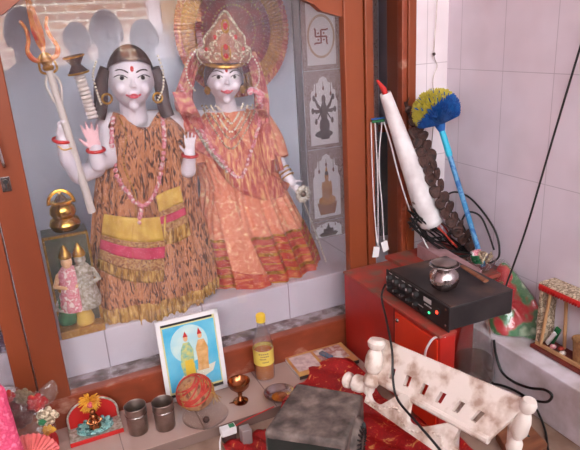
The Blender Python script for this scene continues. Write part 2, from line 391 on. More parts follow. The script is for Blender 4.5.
# ------------------------------------------------------------------ display cabinet
cab = thing('display_cabinet', 'large brown wooden glass-fronted display cabinet housing the two statues', 'cabinet', (.4, 1.45, 0))
YF, YB = 1.425, 1.455
def bar(name, x0, x1, z0, z1, m=M['wood'], y0=YF, y1=YB, parent=cab, bv=.003):
    return MB().box(((x0+x1)/2, (y0+y1)/2, (z0+z1)/2), (x1-x0, y1-y0, z1-z0)).build(name, m, parent, smooth=False, bevel=bv)
bar('stile', -.096, -.024, .088, 1.9)
bar('stile', -.145, -.099, 0, 1.9)
bar('stile', .816, .876, .088, 1.9)
bar('stile', .879, .905, .088, 1.9, y0=1.42)
bar('stile', 1.006, 1.024, .088, 1.9, M['wood_dirty'], y0=1.43)
bar('stile', 1.024, 1.052, .0, 1.9)
bar('side_panel', 1.040, 1.0525, .088, 1.9, y0=1.456, y1=1.56, m=M['wood'])
bar('bottom_rail', -.6, 1.024, -.03, .088, M['wood_dirty'], y0=1.428, y1=1.46)
for k, (xx, ww) in enumerate(((-.035, .85),)):
    pts = []
    n = 40
    xa, xb = -.024, .816
    arch = [(0, 1.012), (.1, 1.055), (.2, 1.08), (.5, 1.10), (.8, 1.066), (.88, 1.02), (.94, .99), (1, .978)]
    def az(t):
        for (t0, z0), (t1, z1) in zip(arch, arch[1:]):
            if t <= t1: s = (t-t0)/(t1-t0); s = s*s*(3-2*s); return z0+(z1-z0)*s
        return arch[-1][1]
    low = [(xa+(xb-xa)*i/n, az(i/n)) for i in range(n+1)]
    R0 = [Vector((x, 1.432, z)) for x, z in low]; R1 = [Vector((x, 1.432, 1.9)) for x, z in low]
    R2 = [Vector((x, 1.455, 1.9)) for x, z in low]; R3 = [Vector((x, 1.455, z)) for x, z in low]
    MB().rows([R0, R1, R2, R3, R0]).build('arched_top_panel', M['wood'], cab, smooth=False)
bar('glass_pane', -.03, .82, .08, 1.2, M['glass'], y0=1.4565, y1=1.4585, bv=0)
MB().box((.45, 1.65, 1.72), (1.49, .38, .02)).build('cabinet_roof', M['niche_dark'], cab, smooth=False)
# lock + handle on the left stile
q = PY(6, 184, YF)
lk = MB().box((q.x, YF-.002, q.z), (.020, .004, .034)).build('lock_plate', M['steel'], cab, bevel=.001)
MB().lathe([(.0001, 0), (.005, 0), (.005, .004), (.0001, .004)], (q.x, YF-.004, q.z+.006), 16, ax=(0, -1, 0)).build('keyhole', M['black'], lk)
MB().box((q.x, YF-.0055, q.z-.004), (.003, .003, .014)).build('key_slot', M['black'], lk)
q = PY(1, 150, YF)
hd = MB().tube(smoothpts([(q.x-.004, YF, q.z+.05), (q.x-.004, YF-.022, q.z+.045), (q.x-.002, YF-.024, q.z), (q.x, YF-.022, q.z-.03), (q.x, YF, q.z-.036)], 6), .004, 8)
hd.build('handle', M['steel'], cab)

# grey strip and printed picture tiles on the niche back wall
q0 = PY(296, 0, 1.845); q1 = PY(303, 145, 1.845)
tag(place(MB().box(((.872), 1.843, .7), (.022, .012, 1.4)).build('metal_strip', M['alu'], smooth=False), (.872, 1.843, 0)), 'upright grey metal strip left of the printed deity tiles', 'metal strip')
TY = 1.846
def tile(z0, z1, label, kind, TX0, TX1):
    cx = (TX0+TX1)/2; H = z1-z0; W = TX1-TX0
    t = thing('picture_tile', label, 'tile', (cx, TY, z0), 0, None)
    MB().box((cx, TY-.002, (z0+z1)/2), (W, .006, H-.002)).build('tile_plate', M['pglaze'], t, smooth=False, bevel=.0008)
    yl = TY-.006
    def flat(name, polys, m, d=.0006, base=0):
        b = MB()
        for pl in polys: b.slab([(cx+x*W, yl+.0004-base, z0+z*H) for x, z in pl], (0, -d-.0004, 0))
        return b.build(name, m, t, smooth=False)
    def ell(x, z, rx, rz, n=24, a0=0, a1=2*pi): return [(x+rx*cos(a0+(a1-a0)*i/n), z+rz*sin(a0+(a1-a0)*i/n)) for i in range(n)]
    # lace border: frame with a cusped arch cut-out
    b = []
    b.append([(-.5, 0), (-.5, 1), (-.38, 1), (-.38, 0)]); b.append([(.5, 0), (.38, 0), (.38, 1), (.5, 1)])
    b.append([(-.38, .93), (-.38, 1), (.38, 1), (.38, .93)]); b.append([(-.38, 0), (-.38, .05), (.38, .05), (.38, 0)])
    flat('border', b, M['inkborder'])
    if kind != 'om':
        c = []
        for sx in (-1, 1):
            prof = [(.38, .93), (.38, .60), (.33, .66), (.33, .74), (.26, .76), (.24, .84), (.13, .85), (.10, .90), (0, .93)]
            for (a, b1), (a2, b2) in zip(prof[1:], prof[2:]):
                c.append([(sx*a, b1), (sx*a2, b2), (sx*a2, .94), (sx*a, .94)])
        flat('cusped_arch', c, M['inkborder'], .0008)
        bl = []
        for x in (-.2, 0, .2):
            zz = .72 if x else .80
            flat('hanging_bell', [[(x-.006, zz-.01), (x+.006, zz-.01), (x+.006, .86), (x-.006, .86)], ell(x, zz-.02, .026, .03, 12)], M['ink'])
    if kind == 'om':
        out = ell(0, .33, .36, .215, 48); inn = ell(0, .33, .315, .19, 48)
        bb = MB()
        for i in range(48):
            j = (i+1) % 48
            bb.slab([(cx+p[0]*W, yl, z0+p[1]*H) for p in (out[i], out[j], inn[j], inn[i])], (0, -.0008, 0))
        bb.build('oval_ring', mat('beige ring print', (186, 160, 142), .5), t, smooth=False)
        k = .145; s = .018; Z = .33; r_ = W/H
        def seg(x0, a0, x1, a1):
            d = Vector((x1-x0, a1-a0)); d.normalize(); nn = Vector((-d.y, d.x))*s
            return [(p[0], Z+p[1]*r_) for p in ((x0+nn.x, a0+nn.y), (x0-nn.x, a0-nn.y), (x1-nn.x, a1-nn.y), (x1+nn.x, a1+nn.y))]
        sg = [seg(0, -k, 0, k), seg(-k, 0, k, 0), seg(0, k, k, k), seg(k, k, k*1.25, k*1.15), seg(k, 0, k, -k), seg(k, -k, k*1.15, -k*1.25), seg(0, -k, -k, -k), seg(-k, -k, -k*1.25, -k*1.15), seg(-k, 0, -k, k), seg(-k, k, -k*1.15, k*1.25)]
        sg += [ell(sx*k*.5, Z+sz*k*.5*r_, .022, .022*r_, 10) for sx in (-1, 1) for sz in (-1, 1)]
        flat('swastika', sg, mat('dark red symbol print', (132, 62, 54), .5), .0010)
    elif kind == 'stand':
        f = [ell(0, .64, .05, .055), ell(0, .46, .09, .15), ell(-.03, .30, .10, .10), ell(.05, .29, .09, .10), ell(-.02, .19, .24, .05), [(-.14, .22), (.16, .2), (.12, .12), (-.1, .12)]]
        for sx in (-1, 1):
            for (x1, z1) in ((.26, .66), (.22, .36), (.3, .5)):
                f.append([(sx*.05, .52), (sx*.05, .48), (sx*x1*.7, (z1+.42)/2), (sx*x1, z1), (sx*(x1-.03), z1+.02), (sx*x1*.6, (z1+.52)/2)])
                f.append(ell(sx*x1, z1, .035, .04, 10))
        flat('standing_figure', f, M['ink2'], .001)
    else:
        mm = M['inkgold'] if kind == 'sit' else M['ink2']
        f = [ell(0, .62, .055, .065), ell(0, .70, .03, .05, 12), ell(0, .44, .11, .14), ell(-.11, .44, .035, .12, 14), ell(.11, .44, .035, .12, 14), ell(0, .29, .24, .07)]
        flat('seated_figure', f, mm, .001)
        flat('lotus_seat', [[(-.24, .16), (-.28, .26), (.28, .26), (.24, .16)], [(-.2, .09), (-.24, .16), (.24, .16), (.2, .09)]], mat('seat print', (150, 100, 76) if kind == 'sit' else (110, 96, 92), .5), .0007)
        if kind == 'sit': flat('hair', [ell(0, .665, .05, .03, 14)], M['ink2'], .0013)
    return t
for z0, z1, kd, l1, l2 in ((.817, 1.15, 'om', 'topmost tile of the left picture column, red swastika inside a beige oval', 'topmost tile of the right picture column, mostly behind the cabinet post'),
        (.543, .815, 'stand', 'tile with dark many-armed standing figure, just under the swastika tile', 'second tile down of the picture column right of the post'),
        (.269, .541, 'sit', 'tile with golden seated figure on a lotus seat, left of the post', 'third tile down of the picture column right of the post'),
        (.201, .267, 'none', '', ''), (-.003, .267, 'sit2', 'lowest tile with dark seated figure, behind the dress hem', 'lowest tile of the picture column right of the post')):
    if kd == 'none': continue
    tile(max(z0, .2005) if kd == 'sit2' else z0, z1, l1, kd, .889, 1.036); tile(max(z0, .2005) if kd == 'sit2' else z0, z1, l2, kd, 1.038, 1.19)

# ------------------------------------------------------------------ figures
def head_shape(b, c, h, F):
    """adds head volume to MB b; c centre, h height, F 3x3 frame (x right, -y face, z up)"""
    c = Vector(c); R = []
    for i in range(25):
        a = -pi/2+pi*i/24; row = []
        for k in range(32):
            t = 2*pi*k/32; x, y, z = cos(a)*cos(t), cos(a)*sin(t), sin(a)
            if z < 0: x *= 1-.30*z*z; y *= 1-.12*z*z
            yy = y*.44 if y > 0 else y*.40
            row.append(c+F@(Vector((x*.355, yy+.02, z*.5))*h))
        R.append(row)
    b.rows(R, True)
    G = lambda x, y, z: c+F@(Vector((x, y, z))*h)
    b.chain([G(0, -.365, .07), G(0, -.41, -.02), G(0, -.445, -.075)], [.020*h, .024*h, .032*h], 10)
    for s in (-1, 1):
        b.ball(G(s*.036, -.405, -.085), .025*h, 10, 6)
        b.ball(G(s*.36, .03, -.02), (.035*h, .06*h, .11*h), 10, 8, F=F)
        b.ball(G(s*.18, -.285, -.14), .09*h, 10, 8)
    b.ball(G(0, -.275, -.40), .085*h, 12, 8)
    b.ball(G(0, -.375, -.225), (.085*h, .04*h, .025*h), 12, 8, F=F); b.ball(G(0, -.37, -.268), (.065*h, .04*h, .025*h), 12, 8, F=F)
def on_face(bv, c, h, F, x, z, off):
    o = c+F@(Vector((x, -1.2, z))*h); d = F@Vector((0, 1, 0)); r = bv.ray_cast(o, d)
    p = r[0] if r[0] is not None else c+F@(Vector((x, -.36, z))*h)
    return p-d*off*h
def features(bv, c, h, F, parent, tilak=True, white=M['white'], lips=M['lips']):
    c = Vector(c)
    def fan(b, x, z, rx, rz, off, n=18, tip=0):
        ctr = on_face(bv, c, h, F, x, z, off+.006); rg = []
        for k in range(n):
            a = 2*pi*k/n; rg.append(on_face(bv, c, h, F, x+rx*cos(a), z+rz*sin(a)*(1-tip*cos(a)**2), off))
        b.add([ctr]+rg, [(0, k+1, (k+1) % n+1) for k in range(n)])
    for s in (-1, 1):
        e = MB(); ir = MB(); br = MB(); ln = MB()
        fan(e, s*.165, .03, .098, .044, .010, tip=.5); fan(ir, s*.16, .036, .034, .034, .018, 12)
        br.tube([on_face(bv, c, h, F, s*(.06+.19*t), .115+.045*sin(t*2.6), .006) for t in [i/8 for i in range(9)]], [.012*h]*8+[.004*h], 6)
        ln.tube([on_face(bv, c, h, F, s*(.075+.20*t), .035+.045*sin(t*pi*.95), .014) for t in [i/8 for i in range(9)]], .008*h, 6)
        e.build('eye', white, parent); ir.build('iris', M['black'], parent); br.build('eyebrow', M['hair'], parent); ln.build('eyelid_line', M['black'], parent)
    lp = MB()
    for zz, rr, sg in ((-.228, .017, 1), (-.258, .021, -1)):
        xs_ = [-.12+.24*i/14 for i in range(15)]
        pts = [on_face(bv, c, h, F, x, zz+(.012*cos(x*45)+.006*(abs(x)/.12) if sg > 0 else .030*(x/.12)**2), .004) for x in xs_]
        lp.tube(pts, [max(.003, rr*(1-(x/.125)**2)**.5)*h for x in xs_], 8)
    lp.build('lips', lips, parent)
    if tilak: tk = MB(); fan(tk, 0, .17, .028, .045, .01); tk.build('forehead_mark', M['red'], parent)
def fingers(b, base, up, side, nrm, s, curl=.2, lens=(.75, .95, 1, .85), spread=.12, thumb=1):
    """palm block plus four fingers and a thumb. base wrist, up towards fingertips, side towards thumb, nrm palm normal"""
    base, up, side, nrm = [Vector(v) for v in (base, up, side, nrm)]; up.normalize(); side.normalize(); nrm.normalize()
    Fm = Matrix((side, nrm, up)).transposed()
    b.ball(base+up*.26*s, (.22*s, .09*s, .30*s), 14, 10, F=Fm)
    for i, l in enumerate(lens):
        x = (-.17+.115*i)*s; r = .055*s; st = base+up*.44*s+side*x; d = (up+side*spread*(i-1.5)).normalized()
        pts = [st]; cur = st; an = 0
        for seg in (.24, .17, .13):
            dd = d*cos(an)+nrm*sin(an); cur = cur+dd*seg*l*s*1.05; pts.append(cur); an += curl*2.2
        b.chain(pts, [r, r*.95, r*.85, r*.7], 10)
    st = base+up*.12*s+side*.16*s*thumb; d = (up*.75+side*.75*thumb).normalized()
    b.chain([st, st+d*.22*s, st+(d*.38+nrm*curl*.2+up*.05)*s], [.07*s, .062*s, .05*s], 10)
def drape(name, rows, y, dep, m, parent, folds=9, amp=.006, ph=0, nv=46, seg=150, back=.35, surf=True, t0=0, t1=1, off=0, ragged=0, seed=1, fine=0, vneck=0):
    """hollow cloth body: silhouette rows (uL,vL,uR,vR) at distance y, bulging dep(t) to the front"""
    Ls = smoothpts([PY(r[0], r[1], y) for r in rows], 10); Rs = smoothpts([PY(r[2], r[3], y) for r in rows], 10)
    n = len(Ls); R = []; rnd = random.Random(seed); jag = [rnd.random() for _ in range(seg)]
    for i in range(nv+1):
        t = t0+(t1-t0)*i/nv; k = t*(n-1); a = min(int(k), n-2); fr = k-a
        l = Ls[a].lerp(Ls[a+1], fr); r = Rs[a].lerp(Rs[a+1], fr); c = (l+r)/2; hv = (r-l)/2; hl = hv.length; D = dep(t); row = []
        for j in range(seg):
            th = 2*pi*j/seg; s = sin(th)
            w_ = amp*min(1, t*1.6)*(sin(folds*th+ph+2.2*sin(3*th+t*2.5))+.45*sin(folds*2.3*th+ph*2+t*3)) + fine*sin(61*th+9*t)
            rad = 1+(w_+off)/max(hl, .02)
            p = c+hv*(cos(th)*rad)+Vector((0, -1, 0))*(D*s*(1 if s > 0 else back)+((w_+off)*1.3*s if s > 0 else 0))
            if vneck: p.z -= vneck*max(0, 1-t*7)*max(0, s)**6
            if ragged and i == nv: p.z -= ragged*jag[j]
            row.append(p)
        R.append(row)
    return MB().rows(R, True).build(name, m, parent, surf=surf, sharp=80, merge=False)
def strip(name, top, bot, m, parent, off=.004, nu=40, nv=6, t0=0, t1=1, thick=.002, wav=0):
    """cloth band laid over the robe between two polylines of surface points"""
    tp = smoothpts([Vector((a, b, 0)) for a, b in top], 8); bt = smoothpts([Vector((a, b, 0)) for a, b in bot], 8)
    def at(pl, t): k = t*(len(pl)-1); i = min(int(k), len(pl)-2); return pl[i].lerp(pl[i+1], k-i)
    R = []
    for i in range(nv+1):
        t = t0+(t1-t0)*i/nv; row = []
        for j in range(nu+1):
            s = j/nu; p = at(tp, s).lerp(at(bt, s), t); row.append(hit(p.x, p.y, off+wav*(1+sin(s*40+t*2))))
        R.append(row)
    # soften depth jumps
    for _ in range(6):
        for i in range(nv+1):
            for j in range(1, nu):
                R[i][j] = R[i][j]*.5+(R[i][j-1]+R[i][j+1])*.25
    o = MB().rows(R).build(name, m, parent, sharp=80, merge=False)
    sd_ = o.modifiers.new('s', 'SOLIDIFY'); sd_.thickness = thick; sd_.offset = 0
    return o
def beads(name, px, r, m, parent, off=.006, step=1.9, y=1.55, seg=8, surf=True, jit=0, mb=None):
    b = mb or MB(); pl = smoothpts([Vector((p[0], p[1], 0)) for p in px], 10); acc = 0; last = pl[0]; sp = step*r
    prev = None
    for p in pl:
        q = hit(p.x, p.y, off, y) if surf else PY(p.x, p.y, y)
        if prev is None or (q-prev).length > sp:
            if prev is not None and (q-prev).length < sp*4:
                k = int((q-prev).length/sp)
                for i in range(k):
                    b.ball(prev.lerp(q, (i+1)/k)+Vector((random.uniform(-1, 1), random.uniform(-1, 1), random.uniform(-1, 1)))*jit, r, seg, 6)
            else: b.ball(q, r, seg, 6)
            prev = q
    if mb is None: return b.build(name, m, parent, sharp=80, merge=False)

# ---- statue with the tiger robe
s1 = thing('deity_statue', 'white marble deity statue with a bare smiling face, black hair knot and tiger-print robe', 'statue', (.26, 1.64, .2))
Y1 = 1.62
c1 = PY(131, 79, 1.58); h1 = .160
F1 = Matrix.Rotation(radians(-6), 3, 'Z')@Matrix.Rotation(radians(4), 3, 'Y')
b = MB(); head_shape(b, c1, h1, F1)
b.chain([c1+Vector((0, .02, -.04)), PY(134, 118, 1.60)], [.034, .036])
ch = PY(137, 150, 1.63)
b.ball(ch, (.10, .06, .115), 20, 14); b.ball(PY(140, 200, 1.64), (.085, .055, .15), 20, 14)
shL, shR = PY(108, 124, 1.63), PY(172, 122, 1.63)
b.chain([shL, shR], [.034, .034])
# left raised arm gripping the trident, arm with the drum, blessing arm
w1 = PY(62, 140, 1.54)
b.chain([shL, PY(96, 168, 1.60), PY(79, 176, 1.56), PY(68, 160, 1.54), w1], [.032, .026, .022, .021, .016])
g = PY(57, 134, 1.535)
fingers(b, w1, (PY(61, 118, 1.53)-w1), Vector((-.3, -.4, .1)), Vector((.7, -.6, .1)), .066, curl=.55, spread=.02)
w2 = PY(96, 150, 1.54)
b.chain([shL, PY(108, 160, 1.58), PY(99, 163, 1.55), w2], [.030, .024, .022, .017])
w3 = PY(190, 155, 1.54)
b.chain([shR, PY(186, 168, 1.60), PY(188, 170, 1.56), w3], [.030, .024, .022, .016])
fingers(b, w3, (PY(190, 132, 1.535)-w3), (-1, 0, 0), (0, -1, .1), .064, curl=.08)
body1 = b.fuse('body', M['marble'], s1, .0032, 2)
bb = MB(); fingers(bb, w2, (PY(88, 122, 1.535)-w2), (-1, 0, 0), (0, -1, .1), .075, curl=.1)
bb.fuse('rosy_hand', M['marble_pink'], s1, .003, 2)['label'] = 'rosy pink raised hand'
bmx = bmesh.new(); bmx.from_mesh(body1.data); bmx.transform(wmat(body1)); bv1 = BVHTree.FromBMesh(bmx); bmx.free()
features(bv1, c1, h1, F1, s1)
# hair cap, side locks, top knots
G1 = lambda x, y, z: c1+F1@(Vector((x, y, z))*h1)
hb = MB(); R = []
for i in range(15):
    a = radians(12)+(pi/2-radians(12))*i/14; row = []
    for k in range(40):
        t = 2*pi*k/40; fr = max(0, -sin(t)); aa = a+fr*radians(22)*(1-i/14)
        row.append(G1(cos(aa)*cos(t)*.385, cos(aa)*sin(t)*.45+.02, sin(aa)*.54))
    R.append(row)
hb.rows(R, True)
for s in (-1, 1):
    hb.tube(smoothpts([G1(s*.36, .02, .16), G1(s*.47, .04, -.1), G1(s*.50, .02, -.40), G1(s*.56, .0, -.62)], 6), [.02]*19 if False else .018, 10)
hb.build('hair', M['hair'], s1, sharp=80)
for s in (-1, 1):
    MB().ring(G1(s*.40, -.08, -.30), .012, .003, (0, -1, 0), 20, 8).build('earring', M['gold'], s1)
rob1 = [(113, 112, 160, 110), (105, 124, 177, 121), (100, 140, 188, 136), (99, 165, 195, 160), (96, 200, 196, 196), (94, 235, 204, 226), (92, 268, 213, 256), (93, 298, 215, 272), (95, 322, 214, 284)]
drape('tiger_robe', rob1, Y1, lambda t: .055+.04*t, M['tiger'], s1, folds=11, amp=.0065, t1=.955, seg=200, vneck=.045)
drape('gold_fringe', rob1, Y1, lambda t: .055+.04*t, M['fringe'], s1, folds=11, amp=.0065, t0=.90, t1=1.0, off=.003, nv=8, ragged=.014, seg=260, fine=.0025)
# hanging tail of the robe right of the legs
# neck opening (V) of cloth over the chest left by the garland; shawl bands
A_t, A_b = [(101, 218), (125, 214), (150, 205), (180, 186)], [(97, 270), (120, 276), (150, 272), (166, 268)]
A_t = [(104, 214), (124, 217), (146, 218), (166, 216)]; A_b = [(98, 262), (120, 272), (145, 276), (164, 274)]
for (a, b_, mm, nm) in ((0, .42, M['yellow'], 'yellow_shawl'), (.42, .52, M['dots'], 'lace_band'), (.52, .72, M['pinkband'], 'pink_band'), (.72, .92, M['dots'], 'lace_band'), (.88, 1.12, M['fringe'], 'shawl_fringe')):
    strip(nm, A_t, A_b, mm, s1, .010 if a < .8 else .007, t0=a, t1=b_, wav=.001)
B_t = [(156, 196), (168, 190), (180, 186)]; B_b = [(164, 240), (176, 238), (190, 230)]
for (a, b_, mm, nm) in ((0, .36, M['yellow'], 'yellow_shawl'), (.36, .48, M['dots'], 'lace_band'), (.48, .64, M['pinkband'], 'pink_band'), (.64, .82, M['dots'], 'lace_band'), (.8, 1.1, M['fringe'], 'shawl_fringe')):
    strip(nm, B_t, B_b, mm, s1, .010, nu=16, t0=a, t1=b_, wav=.001)
for pts in ([(113, 118), (112, 150), (118, 178), (130, 196), (142, 206), (154, 196), (160, 176), (164, 150), (163, 118)],):
    beads('flower_garland', pts, .0065, M['pinkflower'], s1, .008, 1.3, jit=.0015)
beads('garland_tassel', [(141, 206), (140, 222)], .007, M['pinkflower'], s1, .010, 1.3, jit=.001)
beads('gold_chain', [(118, 116), (126, 135), (124, 165), (136, 200), (132, 240), (136, 290)], .0028, M['goldthread'], s1, .010, 1.6)
beads('bead_string', [(96, 62), (93, 75), (97, 92), (101, 104)], .0032, M['pearl'], s1, surf=False, y=1.56, step=1.9)
beads('bead_string', [(158, 56), (163, 72), (163, 88), (158, 100)], .0032, M['pearl'], s1, surf=False, y=1.56, step=1.9)
for wp, rr, nn in ((w1, .020, PY(62, 118, 1.53)-w1), (w2, .0205, PY(92, 122, 1.53)-w2), (w3, .0195, PY(190, 132, 1.53)-w3)):
    br = MB().ring(wp, rr, .0045, nn, 24, 8).build('bracelet', M['red'], s1)
MB().tube(smoothpts([PY(58, 146, 1.525), PY(64, 150, 1.52), PY(72, 148, 1.525)], 5), .002, 6).build('bracelet_thread', M['gold'], s1)

# trident (held)
tr = thing('trident', 'tall silver trident with gilt red prongs, gripped by the tiger-robed statue', 'trident', PY(88, 205, 1.55))
tp, tb = PY(49, 70, 1.515), PY(92, 212, 1.55)
MB().tube([tb, tp], [.0105, .0085], 14).build('shaft', M['cork'], tr)
ax = (tp-tb).normalized(); sdv = Vector((1, 0, 0)); sdv = (sdv-ax*sdv.dot(ax)).normalized()
def tri(s, a): return tp+sdv*s+ax*a
MB().lathe([(.011, 0), (.014, .006), (.010, .012), (.016, .022), (.009, .034), (.006, .04)], tp, 20, ax=ax).build('collar', M['gold'], tr)
bl = MB(); prof = [(0, .03), (.010, .06), (.013, .09), (.009, .13), (.004, .17), (0, .185)]
M['redgold'] = mat('red gilt', (196, 86, 62), .35, .2, rgb2=[(206, 140, 80), (170, 60, 50)], scale=40)
L_ = [tri(-x, a) for x, a in prof]; R_ = [tri(x, a) for x, a in prof]; fr = [tri(0, a)+Vector((0, -.005, 0)) for x, a in prof]; bk = [tri(0, a)+Vector((0, .005, 0)) for x, a in prof]
bl.rows([L_, fr, R_, bk, L_]).build('middle_blade', M['redgold'], tr)
for s in (-1, 1):
    MB().tube(smoothpts([tri(0, .02), tri(s*.024, .028), tri(s*.033, .048), tri(s*.024, .072), tri(s*.022, .095), tri(s*.030, .116)], 6), [.006]*12+[.005]*12+[.004]*6+[.001], 8).build('side_prong', M['redgold'], tr)
    MB().tube(smoothpts([tri(0, -.01), tri(s*.018, .0), tri(s*.014, .028), tri(0, .04)], 6), .003, 8).build('scroll', M['gold'], tr)
    MB().tube(smoothpts([tri(s*.004, -.006), tri(s*.016, -.03), tri(s*.012, -.06), tri(s*.008, -.075)], 6), .003, 8).build('scroll', M['cork'], tr)
# drum on a ribbed handle
dr = thing('hand_drum', 'small dark two-headed drum on a ribbed ivory handle above the rosy raised hand', 'drum', PY(92, 128, 1.525))
d0, d1 = PY(93, 118, 1.525), PY(79, 74, 1.52); dax = (d1-d0).normalized()
MB().lathe([(.0001, 0)]+[(.0125+.0022*sin(i*1.57), i*(d1-d0).length/44) for i in range(45)]+[(.0001, (d1-d0).length)], d0, 16, ax=dax).build('ribbed_handle', M['cork'], dr)
MB().lathe([(.0001, 0), (.022, 0), (.024, .004), (.011, .022), (.024, .040), (.022, .044), (.0001, .044)], d1, 22, ax=dax).build('drum_body', M['hair'], dr)
for z_ in (.003, .041): MB().ring(d1+dax*z_, .024, .0025, dax, 24, 6).build('drum_hoop', M['gold'], dr)

# ---- statue with the crown
s2 = thing('deity_statue', 'crowned marble goddess statue in an orange and gold brocade dress with red striped sash', 'statue', (.56, 1.68, .2))
Y2 = 1.68; c2 = PY(224, 78, 1.63); h2 = .142
F2 = Matrix.Rotation(radians(-10), 3, 'Z')@Matrix.Rotation(radians(3), 3, 'Y')
b = MB(); head_shape(b, c2, h2, F2)
b.chain([c2+Vector((0, .02, -.04)), PY(228, 112, 1.66)], [.028, .031])
sL, sR = PY(197, 122, 1.69), PY(258, 116, 1.69)
b.chain([sL, sR], [.034, .034]); b.ball(PY(230, 140, 1.69), (.085, .055, .09), 20, 14); b.ball(PY(236, 190, 1.70), (.075, .055, .12), 20, 14)
el = PY(272, 152, 1.66); wr = PY(291, 182, 1.60)
b.chain([sR, el, wr], [.032, .024, .015])
fingers(b, wr, PY(306, 200, 1.58)-wr, (.3, -.2, .8), (.4, -.8, -.3), .06, curl=.35)
el = PY(272, 152, 1.66)
body2 = b.fuse('body', M['marble'], s2, .0032, 2)
bmx = bmesh.new(); bmx.from_mesh(body2.data); bmx.transform(wmat(body2)); bv2 = BVHTree.FromBMesh(bmx); bmx.free()
features(bv2, c2, h2, F2, s2)
G2 = lambda x, y, z: c2+F2@(Vector((x, y, z))*h2)
hb = MB(); R = []
for i in range(15):
    a = radians(-30)+(pi/2+radians(30))*i/14; row = []
    for k in range(40):
        t = 2*pi*k/40; fr = max(0, -sin(t)); aa = a+fr*radians(62)*(1-i/14)
        row.append(G2(cos(aa)*cos(t)*.40, cos(aa)*sin(t)*.46+.03, sin(aa)*.54))
    R.append(row)
hb.rows(R, True).build('hair', M['hair'], s2, sharp=80)
# crown: band, tall pierced plate of scroll work with jewels
MB().ring(G2(0, .0, .33), .40*h2, .006, F2@Vector((0, -.25, 1)), 40, 8, (1, 1.05)).build('crown_band', M['gold'], s2)
def crown_pt(x, z, o=0): return G2(x, -.34+.75*x*x-o-.10*(z-.3), z)
cp = MB(); out = [(-.44, .30), (-.52, .42), (-.50, .56), (-.40, .62), (-.38, .78), (-.26, .92), (-.14, 1.08), (0, 1.24), (.14, 1.08), (.26, .92), (.38, .78), (.40, .62), (.50, .56), (.52, .42), (.44, .30)]
fr = [[crown_pt(x*s, .30+(z-.30)*s, 0) for x, z in out] for s in (.02, .35, .7, 1)]
cpo = cp.rows(fr).build('crown_plate', mat('crown ground', (176, 128, 104), .45, .3, rgb2=(140, 92, 76), scale=60), s2); cpo.modifiers.new('s', 'SOLIDIFY').thickness = .004
cs = MB()
cs.tube(smoothpts([crown_pt(x, z, .01) for x, z in out], 5), .0042, 8)
cs.tube(smoothpts([crown_pt(x*.62, .30+(z-.30)*.72, .015) for x, z in out], 5), .0034, 8)
for s in (-1, 1):
    for (x, z, r) in ((.36, .45, .075), (.17, .42, .08), (.24, .62, .08), (.12, .84, .065), (.44, .50, .05)):
        cs.tube([crown_pt(s*x+r*cos(a)*(1-a/9), z+r*sin(a)*(1-a/9), .03) for a in [i*.4 for i in range(15)]], .0032, 6)
cs.build('crown_scrollwork', M['lace'], s2)
cj = MB()
for x, z, r in ((0, .42, .05), (0, .60, .045), (0, .98, .05), (-.2, .78, .035), (.2, .78, .035), (-.36, .56, .03), (.36, .56, .03)):
    cj.ball(crown_pt(x, z, .03), (r*h2, .3*r*h2+.002, 1.3*r*h2), 12, 8)
cj.build('crown_jewel', M['red'], s2)
for x, z, r in ((0, .50, .11), (0, .98, .085)):
    MB().ring(crown_pt(x, z, .035), r*h2, .003, F2@Vector((0, -1, .1)), 24, 8, (.8, 1.3)).build('crown_setting', M['gold'], s2)
# dress
rob2 = [(204, 112, 254, 108), (192, 122, 266, 116), (188, 140, 270, 132), (196, 165, 272, 156), (203, 186, 278, 176), (200, 212, 290, 200), (200, 240, 303, 224), (204, 268, 314, 248), (208, 292, 321, 272)]
leh = drape('brocade_dress', rob2, Y2, lambda t: .05+.075*t, M['leh'], s2, folds=13, amp=.007, t1=.86, seg=220, seed=3)
drape('dress_border', rob2, Y2, lambda t: .05+.075*t, M['lehred'], s2, folds=13, amp=.007, t0=.73, t1=1.0, off=.0015, nv=14, seg=220)
for a_, b_ in ((.728, .74), (.765, .772), (.80, .815), (.845, .852), (.88, .895), (.925, .932), (.955, .965), (.99, 1.0)): drape('gold_trim', rob2, Y2, lambda t: .05+.075*t, M['gold'], s2, folds=13, amp=.007, t0=a_, t1=b_, off=.003, nv=2, seg=220, surf=False)
strip('front_pleat', [(212, 190), (222, 196), (232, 200)], [(236, 288), (255, 292), (274, 290)], M['leh'], s2, .012, nu=18, nv=20)
strip('pleat_border', [(212, 190), (222, 196), (232, 200)], [(236, 288), (255, 292), (274, 290)], M['lehred'], s2, .014, nu=18, nv=8, t0=.82, t1=1.1)
# sleeve, sash, veil
MB().tube(smoothpts([PY(256, 120, 1.69), PY(268, 140, 1.67), PY(276, 160, 1.645)], 6), [.045, .045, .046, .046, .047, .047, .047, .047, .046, .045, .044, .043, .042][:13], 20).build('sleeve', M['leh'], s2, surf=True)
MB().tube(smoothpts([PY(198, 122, 1.69), PY(188, 146, 1.67), PY(192, 166, 1.65)], 6), [.044]*13, 20).build('sleeve', M['leh'], s2, surf=True)
strip('striped_sash', [(196, 118), (208, 150), (230, 185), (262, 200), (284, 196)], [(226, 112), (242, 140), (262, 165), (278, 178), (290, 184)], M['sash'], s2, .008, nu=50, nv=8)
strip('striped_sash', [(246, 108), (250, 140), (258, 176)], [(266, 110), (276, 140), (284, 170)], M['sash'], s2, .007, nu=20, nv=8)
beads('flower_garland', [(180, 86), (192, 112), (208, 142), (226, 166), (240, 178), (248, 160), (256, 136), (262, 108), (256, 92)], .0062, M['pinkflower'], s2, .012, 1.3, jit=.0015, y=1.60)
beads('silver_garland', [(176, 96), (192, 122), (210, 152), (228, 172)], .0055, M['silverflower'], s2, .016, 1.3, jit=.001, y=1.6)
